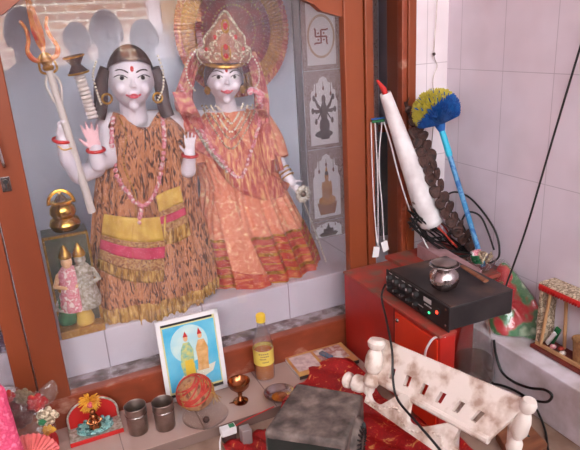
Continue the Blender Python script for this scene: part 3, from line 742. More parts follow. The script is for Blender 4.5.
for k, (dx, dy) in enumerate(((0, 0), (5, 5), (-5, -6), (9, 12))):
    beads('necklace', [(211-dx, 106), (218-dx*.5, 116+dy), (231, 132+dy*1.4), (243+dx*.5, 116+dy), (248+dx, 104)], .0033, M['pearl' if k % 2 == 0 else 'lace'], s2, .012+.002*k, 1.8)
# veil from the crown down both sides
def ribbon(name, cl, wd, m, parent, th=.0015, dirv=(1, 0, 0), fold=0):
    cl = smoothpts(cl, 8); n = len(cl); dirv = Vector(dirv); R = []
    wds = [wd[0]+(wd[-1]-wd[0])*i/(n-1) for i in range(n)]
    for i, p in enumerate(cl):
        R.append([p+dirv*(wds[i]*(k/16-.5))+Vector((0, fold*sin(k*1.5+i*.1), 0)) for k in range(17)])
    o = MB().rows(R).build(name, m, parent, sharp=80); o.modifiers.new('s', 'SOLIDIFY').thickness = th; return o
ribbon('veil', [PY(196, 52, 1.67), PY(188, 78, 1.655), PY(184, 102, 1.63), PY(196, 130, 1.62)], [.036, .06], M['veil'], s2, fold=.005)
ribbon('veil', [PY(250, 52, 1.68), PY(258, 78, 1.665), PY(262, 100, 1.64), PY(262, 124, 1.62)], [.032, .05], M['veil'], s2, fold=.005)
beads('pearl_trim', [(196, 50), (187, 64), (188, 80), (196, 92)], .0032, M['pearl'], s2, surf=False, y=1.62)
beads('pearl_trim', [(250, 52), (258, 66), (259, 80), (254, 90)], .0032, M['pearl'], s2, surf=False, y=1.62)
strip('shoulder_veil', [(172, 92), (180, 92), (190, 96)], [(196, 150), (214, 160), (232, 176)], M['veil'], s2, .010, nu=18, nv=20)
beads('pink_rosette', [(250, 92), (256, 90), (262, 96), (258, 100)], .009, M['pinkflower'], s2, .004, .8, jit=.004)
MB().tube([on_face(bv2, c2, h2, F2, -.22+.44*i/12, .26+.03*cos((i-6)*.3), .02) for i in range(13)], .0035, 6).build('forehead_chain', M['gold'], s2)
for s in (-1, 1): MB().lathe([(.0001, .012), (.006, .008), (.010, 0), (.006, -.012), (.0001, -.014)], G2(s*.36, -.1, -.22), 14).build('earring', M['gold'], s2)
br = MB().ring(wr.lerp(el, 0)+Vector((-.006, 0, .008)), .018, .004, (.5, -.4, -.7), 24, 8)
br = MB(); 
for k in range(3): br.ring(PY(283+k*2.4, 169+k*3.6, 1.615), .0195, .0028, PY(291, 182, 1.60)-PY(272, 152, 1.66), 24, 8)
br.build('bangle', M['gold'], s2)
# silver flower held at the fingers
fl = thing('flower_ornament', 'silvery metal flower held at the crowned statue\'s lowered hand', 'ornament', PY(302, 196, 1.57))
fb = MB()
for k in range(9):
    a = 2*pi*k/9; c = PY(303, 194, 1.565)+Vector((cos(a)*.016, 0, sin(a)*.018)); fb.ball(c, (.010, .006, .011), 10, 8)
fb.build('petal', M['silverflower'], fl); MB().ball(PY(303, 194, 1.562), .010, 12, 8).build('flower_centre', M['steel_dull'], fl)
MB().tube(smoothpts([PY(304, 202, 1.57), PY(314, 228, 1.565), PY(326, 262, 1.56)], 8), .0022, 6).build('hanging_string', M['silverflower'], fl)
for k, (u, v) in enumerate(((318, 250), (322, 264), (312, 276), (326, 286))):
    pass

# ---- pleated fan behind the crowned statue
fc = PY(233, 31, 1.78)
fan = thing('cloth_fan', 'round pleated red and gold cloth fan behind the crowned statue', 'fan', fc)
def fan_ring(name, r0, r1, m, y, npl=90, amp=.004):
    R = []
    for i in range(5):
        r = r0+(r1-r0)*i/4
        R.append([fc+Vector((r*cos(2*pi*k/360), y+amp*(1 if k % 4 < 2 else -1)*(r/.17), r*1.08*sin(2*pi*k/360))) for k in range(360)])
    o = MB().rows(R, True).build(name, m, fan, sharp=20, merge=False); o.modifiers.new('s', 'SOLIDIFY').thickness = .002; return o
fan_ring('red_pleats', .02, .125, M['fan_red'], 0)
fan_ring('gold_band', .122, .165, mat('fan gold cloth', (196, 128, 22), .5, rgb2=[(150, 86, 14), (222, 170, 60)], scale=120, lo=.35, hi=.7, bump=.4), -.006, amp=.003)
fan_ring('red_border', .162, .185, M['sash'], -.004, amp=.003)
fb = MB()
for k in range(44):
    a = 2*pi*k/44
    for r in (.07, .10): fb.ball(fc+Vector((r*cos(a+r*3), -.008, r*1.08*sin(a+r*3))), .0025, 6, 5)
fb.build('gold_dots', M['gold'], fan)

# ---- brass pot on the relief box
gb = thing('relief_box', 'boxed relief of painted deity figures under the brass pot', 'shrine box', PY(68, 300, 1.60))
z0 = .20; zt_ = PY(66, 233, 1.57).z
xL, xR = PY(46, 262, 1.56).x, PY(93, 262, 1.56).x
MB().box(((xL+xR)/2, 1.60, (z0+zt_)/2), (xR-xL, .075, zt_-z0)).build('box_shell', mat('dark green glass box', (62, 74, 58), .3, rgb2=(96, 92, 74), scale=14), gb, smooth=False, bevel=.002)
yb = 1.561
for (a, c_) in (((xL+.003), 0), ((xR-.003), 0)): MB().box((a, yb-.003, (z0+zt_)/2), (.006, .008, zt_-z0)).build('side_frame', M['gold'], gb, smooth=False)
MB().box(((xL+xR)/2, yb-.003, zt_-.003), (xR-xL, .008, .006)).build('top_frame', M['gold'], gb, smooth=False)
def figurine(x, zb, h, robe, face=M['skinprint'], nm='figure'):
    f = MB(); f.lathe([(.0001, 0), (.20*h, .02*h), (.22*h, .15*h), (.15*h, .42*h), (.17*h, .6*h), (.10*h, .70*h), (.05*h, .72*h), (.0001, .74*h)], (x, yb-.010, zb), 20)
    o = f.build(nm+'_robe', robe, gb)
    f = MB(); f.ball((x, yb-.014, zb+.80*h), (.085*h, .085*h, .11*h), 14, 10)
    for s in (-1, 1): f.chain([(x+s*.15*h, yb-.014, zb+.6*h), (x+s*.22*h, yb-.022, zb+.45*h), (x+s*.08*h, yb-.032, zb+.42*h)], [.04*h, .035*h, .03*h], 8)
    f.build(nm+'_body', face, gb)
    MB().lathe([(.095*h, 0), (.10*h, .03*h), (.06*h, .12*h), (.015*h, .2*h), (.0001, .2*h)], (x, yb-.012, zb+.86*h), 16).build(nm+'_crown', M['gold'], gb)
hh = zt_-z0
figurine(lerp(xL, xR, .42), z0+.25*hh, .62*hh, M['pinkflower'], M['skinprint']); figurine(lerp(xL, xR, .72), z0+.25*hh, .62*hh, M['silverflower'], M['silverflower']); figurine(lerp(xL, xR, .60), z0+.08*hh, .40*hh, M['yellow'], M['skinprint'])
figurine(lerp(xL, xR, .22), z0+.12*hh, .40*hh, M['green'], M['silverflower'])
MB().box(((xL+xR)/2, yb-.022, z0+.05*hh), (xR-xL, .04, .08*hh)).build('figure_base', M['goldthread'], gb, bevel=.002)
bp = PY(66, 228, 1.60); bp.z = zt_+.001
pot = thing('brass_pot', 'shiny brass pot with arched handle on top of the relief box', 'pot', bp)
sr = .040/.36
MB().lathe([(.0001, 0), (.030, 0), (.036, .006), (.040, .018), (.036, .030), (.028, .036), (.030, .040), (.034, .048), (.032, .062), (.026, .070), (.028, .074), (.030, .078), (.024, .080), (.0001, .080)], bp, 36).build('pot_body', M['brass'], pot)
hz = bp.z+.076
MB().ring((bp.x, bp.y, hz-.004), .032, .0045, (0, -1, .05), 30, 8, (1, 1.1), 0, pi).build('handle', M['brass'], pot)
MB().lathe([(.0001, 0), (.018, .002), (.010, .014), (.004, .018), (.006, .023), (.0001, .026)], (bp.x, bp.y, hz+.003), 20).build('lid', M['steel'], pot)

# ------------------------------------------------------------------ right side: red box, amplifier and what stands there
rb = thing('red_cabinet', 'low red enamelled metal cabinet under the black amplifier, dusty on top', 'cabinet', (.87, 1.2, -.03))
foot = [(.787, .965), (.835, .965), (.835, 1.14), (1.05, 1.14), (1.05, 1.417), (.787, 1.417)]
MB().prism([(x, y, -.028) for x, y in foot], [(x, y, .248) for x, y in foot]).build('body', M['redbox'], rb, smooth=False, bevel=.004)
ft = [(x+(-.003 if x < .8 else 0), y+(-.003 if y < .97 else 0)) for x, y in foot]
MB().prism([(x, y, .2475) for x, y in ft], [(x, y, .2555) for x, y in ft]).build('top', M['redtop'], rb, smooth=False, bevel=.002)
dd = MB().box((.7845, 1.056, .112), (.005, .174, .255)).build('door', M['orange'], rb, smooth=False, bevel=.002)
MB().ball((.780, 1.128, .222), (.004, .006, .006), 12, 8).build('hinge_screw', M['steel'], dd)
MB().box((.7856, 1.15, .12), (.001, .002, .26)).build('door_gap', M['black'], rb, smooth=False)
tag(place(MB().box((1.055, 1.285, .262), (.225, .29, .012)).build('wooden_board', M['redtop'], smooth=False, bevel=.002), (1.055, 1.285, .256)), 'flat dusty board across the back of the red cabinet, under the cable tangle', 'board')

am = thing('amplifier', 'black audio amplifier with rows of knobs, on the red cabinet', 'amplifier', (.908, 1.09, .2565), radians(-1.5))
AX, AY, AH = .19, .262, .066
def ab(name, c, d, m, parent=am, bv=0, **k): return MB().box(c, d).build(name, m, parent, smooth=False, bevel=bv, local=True, **k)
ab('case', (0, 0, .0345), (AX, AY, .061), M['amp'], bv=.003)
ab('top_cover', (.003, 0, .0655), (AX-.004, AY-.002, .003), M['amptop'], bv=.001)
fp = ab('front_panel', (-.0965, 0, .035), (.004, AY+.008, .064), M['black'], bv=.001)
for sy in (-1, 1): 
    for sx in (-1, 1): MB().lathe([(.008, 0), (.008, .005), (.0001, .005)], (sx*.08, sy*.11, -.0005), 14).build('foot', M['black'], am, local=True)
Fx = (-1, 0, 0)
for k in range(5):
    y = .112-.030*k
    for z, r in ((.050, .0085), (.023, .0065)):
        kn = MB().lathe([(r, 0), (r*.95, .010), (r*.6, .012), (.0001, .012)], (-.0985, y, z), 18, ax=Fx, wob=lambda a, zz: 1+.05*cos(a*2*pi*12)).build('knob', M['amp'], am, local=True)
        MB().box((-.111, y, z+r*.5), (.001, .0015, r*.8)).build('knob_mark', M['print'], kn, local=True)
    MB().box((-.0988, y, .0625), (.0006, .014, .0022)).build('scale_print', M['print'], fp, local=True)
ab('display_label', (-.099, -.052, .052), (.001, .030, .012), M['print'])
for j in range(5): ab('label_line', (-.0988, -.042-.006*j, .038), (.0006, .004, .003), M['print'])
for j in range(4): ab('push_button', (-.100, .005-.018*j, .014), (.004, .010, .005), M['amp'])
ab('slide_slot', (-.0989, -.02, .026), (.0008, .03, .0018), M['print'])
MB().ball((-.0995, -.060, .0225), (.002, .004, .003), 10, 6).build('green_light', mat('green lamp', (60, 220, 130), .3, emit=((60, 220, 130), 1.2)), am, local=True)
pl = MB().lathe([(.0075, 0), (.0075, .004), (.0001, .004)], (-.0985, -.095, .040), 18, ax=Fx).build('power_switch', M['amp'], am, local=True)
MB().ball((-.1030, -.095, .040), (.002, .0045, .0045), 12, 8).build('red_light', mat('red lamp', (255, 60, 40), .3, emit=((255, 60, 40), 1.5)), am, local=True)
for z in (.016, .058): MB().lathe([(.003, 0), (.002, .001), (.0001, .001)], (-.0985, -.122, z), 10, ax=Fx).build('screw', M['steel'], am, local=True)
sl = MB()
for k in range(9): sl.box((-.03+.012*k, -.1312, .035), (.004, .0006, .03))
so_ = None
lo = thing('water_pot', 'small round stainless steel water pot on the amplifier', 'pot', (.860, 1.045, .3242))
_k = 1.14
MB().lathe([(r_*_k, z_*_k) for r_, z_ in [(.0001, .001), (.014, 0), (.017, .003), (.027, .010), (.0325, .024), (.030, .038), (.021, .047), (.0185, .050), (.020, .053), (.031, .057), (.0325, .0585), (.031, .060), (.018, .056), (.0175, .048), (.0001, .010)]], lo.location, 44).build('pot_body', M['steel'], lo)
MB().lathe([(r_*_k, z_*_k) for r_, z_ in [(.0001, .0), (.024, .0), (.026, .003), (.018, .006), (.006, .008), (.0001, .0085)]], lo.location+Vector((0, 0, .0690)), 30).build('pot_lid', M['steel_dull'], lo)

jar = thing('glass_jar', 'upturned clear glass jar on the floor between the red cabinet and the ledge', 'jar', (.995, 1.075, -.03))
def jw(z): return .047-.012*max(0, (z-.12)/.13)
prof = [(.0001, 0), (.054, 0), (.056, .01), (.056, .07), (.049, .12), (.040, .18), (.034, .23), (.033, .282), (.031, .282), (.032, .23), (.038, .18), (.047, .12), (.054, .07), (.054, .004), (.0001, .004)]
MB().lathe(prof, jar.location, 40).build('jar_glass', M['clear'], jar)
MB().lathe([(.0001, .005), (.053, .005), (.053, .07), (.0485, .105), (.0001, .107)], jar.location, 36).build('jar_contents', glass('murky water', (.76, .58, .52), 1.33, .05, .12, (150, 100, 88)), jar)

# glass bowl of incense packets
gb2 = thing('glass_bowl', 'cut glass bowl on the board behind the amplifier, full of small sachets', 'bowl', (1.105, 1.185, .268))
MB().lathe([(.0001, 0), (.020, 0), (.022, .004), (.036, .018), (.042, .036), (.040, .036), (.034, .020), (.018, .006), (.0001, .006)], gb2.location, 36, wob=lambda a, z: 1+.05*(1 if int(a*36) % 2 else -1)*(z > .003)).build('bowl_glass', M['clear'], gb2)
rnd = random.Random(4)
for k, (mm, lab) in enumerate((('white', 'white folded sachet sticking out of the glass bowl'), ('green', 'green sachet leaning out of the glass bowl, left side'), ('lace', 'beige crinkled sachet in the middle of the glass bowl'), ('pinkflower', 'pink sachet at the back of the glass bowl'), ('lace', 'beige crinkled sachet at the right rim of the glass bowl'))):
    a = [2.6, 3.4, 0, 1.4, 5.6][k]; rr = [.02, .022, .004, .018, .02][k]
    c = gb2.location+Vector((rr*cos(a), rr*sin(a), .040)); Mx = Matrix.Translation(c)@Matrix.Rotation(a, 4, 'Z')@Matrix.Rotation(.5, 4, 'Y')
    b = MB(); Rr = []
    for i in range(7): Rr.append([Vector(((i-3)*.005*1.0, (j-3)*.0045, .012*sin(i*2.2+j)*.25+rnd.uniform(-.001, .001))) for j in range(7)])
    Rz = Matrix.Rotation(pi/2, 4, 'Y'); b.rows([[Rz@p for p in r_] for r_ in Rr], M=Mx)
    o = b.build('sachet', M[mm]); o.modifiers.new('s', 'SOLIDIFY').thickness = .004; place(o, c); tag(o, lab, 'sachet', None)

# cobweb duster leaning in the corner
du = thing('cobweb_duster', 'long blue-handled cobweb duster with blue and yellow bristles, in the corner', 'duster', (1.13, 1.2, .268))
hp0, hp1 = Vector((1.13, 1.20, .27)), PX(442, 131, 1.06)
dv_ = (hp1-hp0).normalized()
MB().tube([hp0, hp0.lerp(hp1, .86)], .0075, 14).build('pole', M['bluepole'], du)
MB().tube([hp0.lerp(hp1, .82), hp0.lerp(hp1, .84), hp1], [.0085, .0095, .0085], 14).build('grip_socket', M['cyan'], du)
MB().lathe([(.0085, 0), (.012, .008), (.016, .022), (.010, .028), (.0001, .03)], hp1, 18, ax=dv_).build('bristle_collar', M['bluebristle'], du)
bA, bB = MB(), MB(); rnd = random.Random(11)
hc = hp1+dv_*.018; Fd = frame(dv_)
for k in range(2600):
    a = rnd.uniform(0, 2*pi); e = radians(82)*sqrt(rnd.random()); ln_ = .106*(1-.10*rnd.random())*(1-.38*(e/1.3)**2)
    d = Fd@Vector((sin(e)*cos(a), sin(e)*sin(a), cos(e))); n0 = d.orthogonal().normalized()*.0013; n1 = d.cross(n0)
    p0 = hc+d*.006; p1 = hc+d*ln_; yl_ = (d.z*.9+d.y*.7-d.x*.35) > .62 and rnd.random() < .93
    spl = .60+.2*rnd.random() if yl_ else 1.0
    for (bb_, a0, a1) in ((bA, 0, spl),)+(((bB, spl, 1.0),) if yl_ else ()):
        q0, q1 = p0.lerp(p1, a0), p0.lerp(p1, a1)
        bb_.add([q0+n0, q0-n0*.5+n1, q0-n0*.5-n1, q1+n0, q1-n0*.5+n1, q1-n0*.5-n1], [(0, 1, 4, 3), (1, 2, 5, 4), (2, 0, 3, 5), (3, 4, 5)])
for nm_, bb_, mm in (('blue_bristles', bA, 'bluebristle'), ('yellow_bristles', bB, 'yellowbristle')):
    o = bb_.build(nm_, M[mm], du, smooth=False, merge=False); o['kind'] = 'stuff'

# braided string of dried pods
pd = thing('pod_string', 'hanging braid of dark dried pods beside the duster', 'pod string', PY(402, 108, 1.39))
pp = smoothpts([PY(u, v, y) for u, v, y in ((405, 102, 1.40), (412, 124, 1.385), (419, 144, 1.365), (426, 162, 1.35), (433, 180, 1.335), (438, 196, 1.32), (445, 210, 1.31), (452, 222, 1.30), (461, 234, 1.29), (471, 245, 1.28))], 8)
MB().tube(pp, .004, 8).build('string', M['pod'], pd)
rnd = random.Random(2); acc = 0; k = 0
for i in range(1, len(pp)):
    acc += (pp[i]-pp[i-1]).length
    if acc > .0135:
        acc = 0; t = i/len(pp); s = 1 if k % 2 else -1
        if k < 3: r = .011
        else: r = .016+.005*rnd.random()
        c = pp[i]+Vector((s*r*.7, -.010-rnd.random()*.006, 0)); nrm = Vector((s*.25+rnd.uniform(-.4, .4), -1, rnd.uniform(-.3, .5)))
        MB().lathe([(.0001, -.005), (r*.6, -.005), (r, -.002), (r, .002), (r*.75, .005), (r*.5, .0035), (r*.3, .005), (.0001, .004)], c, 18, ax=nrm, wob=lambda a, z: 1+.08*sin(a*6.28*3)).build('pod', M['pod'], pd)
        k += 1
rnd = random.Random(8)
for kk in range(7):
    p = pp[3+kk]; d = Vector((rnd.uniform(-.5, .5), -.3, 1)).normalized()
    MB().tube([p, p+d*.018, p+d*.036+Vector((rnd.uniform(-.01, .01), 0, 0))], [.003, .0025, .0008], 6).build('pod_tail', M['pod'], pd)

# rolled white paper with red tip
rp = thing('rolled_paper', 'long tapering roll of white paper with a red tip, leaning on the cabinet', 'paper roll', PY(436, 230, 1.33))
t0_, t1_ = PY(385, 93, 1.385), PY(428, 216, 1.345); t2_ = t1_+(t1_-t0_)*.06
n_ = 30; R = []
axr = (t2_-t0_).normalized(); Fr = frame(axr)
for i in range(n_+1):
    t = i/n_; r = lerp(.019, .044, t**.9); c = t0_.lerp(t2_, t)
    R.append([c+Fr@Vector((cos(a)*r*(1-.05*a/6.3), sin(a)*r*(1-.05*a/6.3)*.85, 0)) for a in [2.2*pi*j/36 for j in range(37)]])
o = MB().rows(R).build('paper_sheet', M['paper'], rp, sharp=60); o.modifiers.new('s', 'SOLIDIFY').thickness = .0015
MB().tube([t0_+axr*.03, t0_-axr*.012, PY(377, 80, 1.39)], [.008, .008, .003], 12).build('red_tip', M['red'], rp)

# strings with tags
ts = thing('thread_bunch', 'white threads with paper tags and a green-blue tie, on the cabinet post', 'threads', PY(378, 118, 1.41))
MB().box(PY(378, 121, 1.412), (.040, .008, .007)).build('green_band', M['green'], ts, bevel=.001)
MB().box(PY(378, 118.5, 1.411), (.042, .009, .004)).build('blue_band', M['bluebristle'], ts, bevel=.001)
for pts in ([(371, 122), (372, 160), (374, 205), (377, 243)], [(375, 122), (377, 160), (378, 200), (378, 246)], [(382, 122), (379, 165), (382, 205), (384, 240)]):
    MB().tube(smoothpts([PY(u, v, 1.41) for u, v in pts], 8), .0016, 6).build('thread', M['paper'], ts)
for (u, v, a) in ((376, 252, .2), (385, 246, -.25)):
    c = PY(u, v, 1.405); MB().box((0, 0, 0), (.022, .003, .034), Matrix.Translation(c)@Matrix.Rotation(a, 4, 'Y')).build('paper_tag', M['white'], ts, bevel=.001)
cable('sagging_cord', [PY(384, 122, 1.408), PY(391, 145, 1.40), PY(400, 180, 1.39), PY(413, 218, 1.38), P(430, 252, .30)], .0022, M['white'], 'thin white cord sagging from the threads to the amplifier', 'cord')

# tangle of cables behind the amplifier
rnd = random.Random(21)
names = ['black cable arching highest over the tangle behind the amplifier', 'black cable looping right against the tiled wall', 'red-brown cable at the left of the tangle', 'black cable lying lowest along the pale strip', 'grey cable crossing the middle of the tangle', 'dark cable curling beside the duster pole', 'black cable bunched at the cabinet post', 'pinkish cable end pointing up in the tangle', 'dark cable coil under the pods', 'thin black cable over the board']
paths = [[(410, 228), (418, 214), (432, 210), (446, 216), (460, 232), (470, 250)], [(452, 206), (447, 196), (456, 192), (470, 198), (486, 216), (497, 236), (499, 256), (490, 266)], [(412, 214), (420, 222), (432, 218), (444, 226), (452, 240)], [(410, 224), (424, 236), (438, 242), (452, 250), (468, 262)], [(414, 220), (426, 230), (440, 232), (450, 240), (462, 256)], [(462, 220), (468, 212), (480, 216), (488, 232), (494, 250)], [(410, 218), (416, 226), (424, 240), (436, 246)], [(446, 238), (440, 228), (436, 222), (430, 218)], [(440, 240), (452, 232), (464, 236), (470, 246), (460, 254), (446, 250)], [(412, 230), (428, 226), (444, 234), (458, 246), (474, 258)]]
names += ['black cable in front of the paper roll foot', 'grey-brown wire pair crossing the paper roll foot', 'black cable sagging from post to carton', 'red-tipped wire pointing down right over the carton']
paths += [[(408, 210), (418, 220), (432, 230), (446, 240), (458, 252)], [(410, 206), (422, 214), (436, 218), (450, 230)], [(408, 222), (420, 234), (436, 246), (452, 256), (466, 264)], [(438, 228), (444, 233), (450, 240), (457, 247)]]
cm = ['cable', 'cable', 'redthread', 'cable', 'steel_dull', 'cable', 'cable', 'pinkflower', 'cable', 'cable', 'cable', 'steel_dull', 'cable', 'redthread']
for k, (nm_, ph) in enumerate(zip(names, paths)):
    b = MB(); yy = (1.30 if k < 10 else 1.265)+.012*(k % 4)
    base = [PY(u, v, min(1.41, yy+.05*(1-(u-410)/90))) for u, v in ph]; base = [p if p.x < 1.155 else PX(ph[q_][0], ph[q_][1], 1.155) for q_, p in enumerate(base)]
    for p in base: p.z = max(p.z, .274)
    for j in range(3 if k in (3, 6, 8, 10, 12) else 2 if k in (0, 4, 11) else 1):
        b.tube(smoothpts([p+Vector((.004*j+rnd.uniform(-.01, .01)*(j > 0), -.006*j, max(.0, rnd.uniform(-.004, .018))*(j > 0))) for i, p in enumerate(base)], 8), .0030 if k != 4 else .0022, 6)
    place(b.build('cable', M[cm[k]]), base[0]); tag(bpy.data.objects[-1] if False else b_last if False else COL.objects[-1], nm_, 'cable')
sp_ = [P(417, 244, .31), P(474, 276, .31), P(482, 270, .31), P(428, 238, .31)]
sp_ = [Vector((min(p.x, 1.17), p.y, p.z)) for p in sp_]
tag(place(MB().prism([Vector((p.x, p.y, .2685)) for p in sp_], sp_).build('pale_box', mat('dusty pink card', (176, 138, 140), .6, rgb2=(150, 110, 112), scale=16), smooth=False, bevel=.002), sp_[0]), 'long dusty pink carton behind the amplifier, under the cables', 'carton')
o = MB(); a_, c_ = P(462, 266, .335), P(486, 281, .335); o.tube([a_, c_], [.007, .008], 10, flat=.5)
tag(place(o.build('wooden_stick', M['plank']), a_), 'short orange-brown wooden stick lying at the amplifier back edge', 'stick')

# bag of printed cloth in clear film
def pillow(out, thick, nrm, nr=10, wob=0, seed=0):
    out = smoothpts(out, 5, True); c = sum(out, Vector())/len(out); nrm = Vector(nrm).normalized(); R = []; rnd = random.Random(seed)
    def ringz(t, s): return [c.lerp(p, t)+nrm*s*(thick*sqrt(max(0, 1-t**2.2))*(1+wob*sin(i*.9+t*9)*cos(i*.37+t*5))) for i, p in enumerate(out)]
    for i in range(nr+1): R.append(ringz(max(.01, i/nr), 1))
    for i in range(nr-1, -1, -1): R.append(ringz(max(.01, i/nr), -1))
    return MB().rows(R, True, cap=True)
bg_ = thing('cloth_bag', 'peaked bundle of red and green printed cloth in clear film, against the tiled wall', 'bag', P(510, 332, .116))
A_, B_, C_ = P(492, 331, .119), PX(545, 328, 1.158), PX(500, 264, 1.150)
outl = [A_, P(505, 336, .118), P(524, 337, .118), Vector((B_.x, B_.y, .119)), PX(538, 306, 1.158), PX(523, 284, 1.158), PX(509, 266, 1.158), C_, PX(492, 282, 1.13), PX(486, 306, 1.10)]
nb = (B_-A_).cross(C_-A_)
pillow(outl, .010, nb, wob=.35).build('printed_cloth', M['floral'], bg_)
cc = sum(outl, Vector())/len(outl)
pillow([cc+(p-cc)*1.07+Vector((-.004, 0, .004)) for p in outl], .015, nb, wob=.15).build('clear_film', M['film'], bg_)
# swing-like wooden frame with lace
fr_ = thing('wooden_shrine_frame', 'small wooden shrine frame trimmed with red and gold lace, on the ledge', 'shrine frame', (1.145, .90, .115))
X0, X1, Ya, Yb, Z0, Z1 = 1.118, 1.166, .80, .982, .116, .300
MB().box(((X0+X1)/2-.004, (Ya+Yb)/2, Z0+.006), (X1-X0+.014, Yb-Ya+.016, .010)).build('base_board', M['redbox'] if False else mat('red brown board', (122, 42, 30), .5, rgb2=(96, 34, 26), scale=20), fr_, smooth=False, bevel=.001)
MB().box((X0, (Ya+Yb)/2, Z0+.016), (.006, Yb-Ya, .010)).build('base_strip', M['brownwood'], fr_, smooth=False, bevel=.001)
MB().tube([(X0, Yb-.016, Z0+.012), (X0+.004, Yb-.030, Z1-.01)], .0045, 8).build('post', M['brownwood'], fr_)
MB().tube([(X1-.006, Yb-.055, Z0+.012), (X1-.006, Yb-.045, Z1-.01)], .0045, 8).build('post', M['brownwood'], fr_)
MB().tube([(X0, Ya+.006, Z0+.012), (X0, Ya+.01, Z1-.01)], .0045, 8).build('post', M['brownwood'], fr_)
MB().box(((X0+X1)/2+.003, Yb-.003, (Z0+Z1)/2+.006), (X1-X0+.006, .012, Z1-Z0-.016)).build('lace_side', M['lace'], fr_, smooth=False, bevel=.003)
MB().box(((X0+X1)/2+.002, (Ya+Yb)/2, Z1-.002), (X1-X0+.008, Yb-Ya+.01, .014)).build('lace_roof', M['lace'], fr_, smooth=False, bevel=.003)
b = MB()
n_ = 22; Rt = [(X0-.004, Ya+(Yb-Ya)*i/(n_*4), Z1+.002) for i in range(n_*4+1)]; Rb = [(X0-.005, p[1], Z1-.010-.005*abs(sin(i*pi/4))) for i, p in enumerate(Rt)]
o = b.rows([Rt, Rb]).build('red_trim', M['red'], fr_); o.modifiers.new('s', 'SOLIDIFY').thickness = .002
bs = thing('straw_basket', 'small woven straw basket inside the wooden shrine frame', 'basket', (1.142, .865, .128))
MB().lathe([(.0001, 0), (.016, 0), (.020, .05), (.022, .062), (.019, .062), (.017, .05), (.014, .006), (.0001, .006)], bs.location, 26, wob=lambda a, z: 1+.02*sin(a*6.28*13+z*900)).build('basket_body', M['tan'], bs)
MB().ring(bs.location+Vector((0, 0, .062)), .021, .0025, seg=30).build('basket_rim', M['tan'], bs)
b = MB(); b.box((0, 0, 0), (.006, .014, .052), Matrix.Translation((1.150, .950, .158))@Matrix.Rotation(.35, 4, 'X')); b.build('green_packet', M['green'])
tag(COL.objects[-1], 'slim green packet leaning inside the wooden shrine frame', 'packet')
b = MB(); b.box((0, 0, 0), (.006, .010, .046), Matrix.Translation((1.138, .952, .152))@Matrix.Rotation(.5, 4, 'X')); b.build('white_packet', M['white'])
tag(COL.objects[-1], 'slim white packet in front of the green one in the wooden shrine frame', 'packet')
for k, (dx, dy, mm, lb) in enumerate(((.0, .0, 'pinkflower', 'pink bead lying left in the shrine frame'), (.008, -.018, 'redthread', 'dark red bead lying in the middle of the shrine frame'), (-.004, -.034, 'cream', 'pale pebble lying right in the shrine frame'))):
    o = MB().ball((1.134+dx, .940+dy, .1345), (.009, .008, .006), 12, 8).build('bead' if k < 2 else 'pebble', M[mm]); tag(o, lb, 'bead' if k < 2 else 'pebble')

# hanging cables
cable('hanging_cable', [PX(588, 22, 1.15), PX(580, 48, 1.15), PX(553, 138, 1.15), PX(527, 226, 1.14), PX(508, 280, 1.11), PX(498, 306, 1.09)], .0026, M['cable'], 'long straight black cable hanging down in front of the right tiled wall')
st_ = thing('knotted_string', 'thin grey string with a knot hanging on the white wall strip', 'string', PY(438, -12, 1.43))
MB().tube(smoothpts([PY(u, v, 1.43) for u, v in ((438, -12), (436, 20), (434, 54), (437, 66), (433, 80), (434, 110), (432, 140), (428, 180))]+[PY(418, 214, 1.40)], 8), .0013, 6).build('thread', M['steel_dull'], st_)
MB().ball(PY(434, 54, 1.428), (.005, .004, .005), 10, 8).build('knot', M['pod'], st_)

# ------------------------------------------------------------------ floor objects
# red gold cloth
R = []; rnd = random.Random(5)
def clothz(x, y):
    base = -.027; s = max(0, min(1, (y-1.17)/.07)); s = s*s*(3-2*s); base += .034*s
    hump = .018*exp(-(((x-.71)/.05)**2+((y-1.31)/.035)**2))
    return base+hump+.006*abs(sin(x*31+y*17))*cos(y*23-x*9)**2+.004*sin(x*70+y*40)
nx, ny = 90, 110
for j in range(ny+1):
    y = .76+(1.345-.76)*j/ny; row = []
    for i in range(nx+1):
        xl = .50+.05*sin(y*9)+.14*max(0, min(1, (y-1.20)/.12)); xr = .765-.02*sin(y*11) if y > .93 else .83
        x = xl+(xr-xl)*i/nx; row.append(Vector((x, y+.008*sin(x*40), clothz(x, y))))
    R.append(row)
o = MB().rows(R).build('chunri_cloth', M['redcloth'], sharp=80); place(o, (.65, 1.1, -.028)); o.modifiers.new('s', 'SOLIDIFY').thickness = .002
tag(o, 'crumpled red chunri cloth with gold tinsel, spread under the white bench', 'cloth')

bk = thing('almanac', 'flat yellow-bordered booklet with printed cover, beside the oil bottle', 'book', (.675, 1.37, .001), radians(-2))
MB().box((0, 0, .005), (.19, .112, .009)).build('pages', M['paper'], bk, smooth=False, local=True)
MB().box((0, 0, .0105), (.192, .114, .002)).build('cover', mat('yellow cover', (206, 160, 92), .45, rgb2=(186, 122, 78), scale=30), bk, smooth=False, local=True)
MB().box((-.052, .006, .0118), (.072, .082, .0008)).build('cover_text_panel', mat('pale text panel', (214, 192, 190), .5, rgb2=(180, 150, 150), scale=60, lo=.4, hi=.7), bk, smooth=False, local=True)
MB().box((.038, .010, .0118), (.088, .076, .0008)).build('cover_picture', mat('cover picture print', (212, 196, 192), .5, rgb2=[(160, 96, 88), (216, 204, 200)], scale=28), bk, smooth=False, local=True)
MB().box((0, -.0575, .005), (.192, .001, .010)).build('spine', M['hair'], bk, smooth=False, local=True)
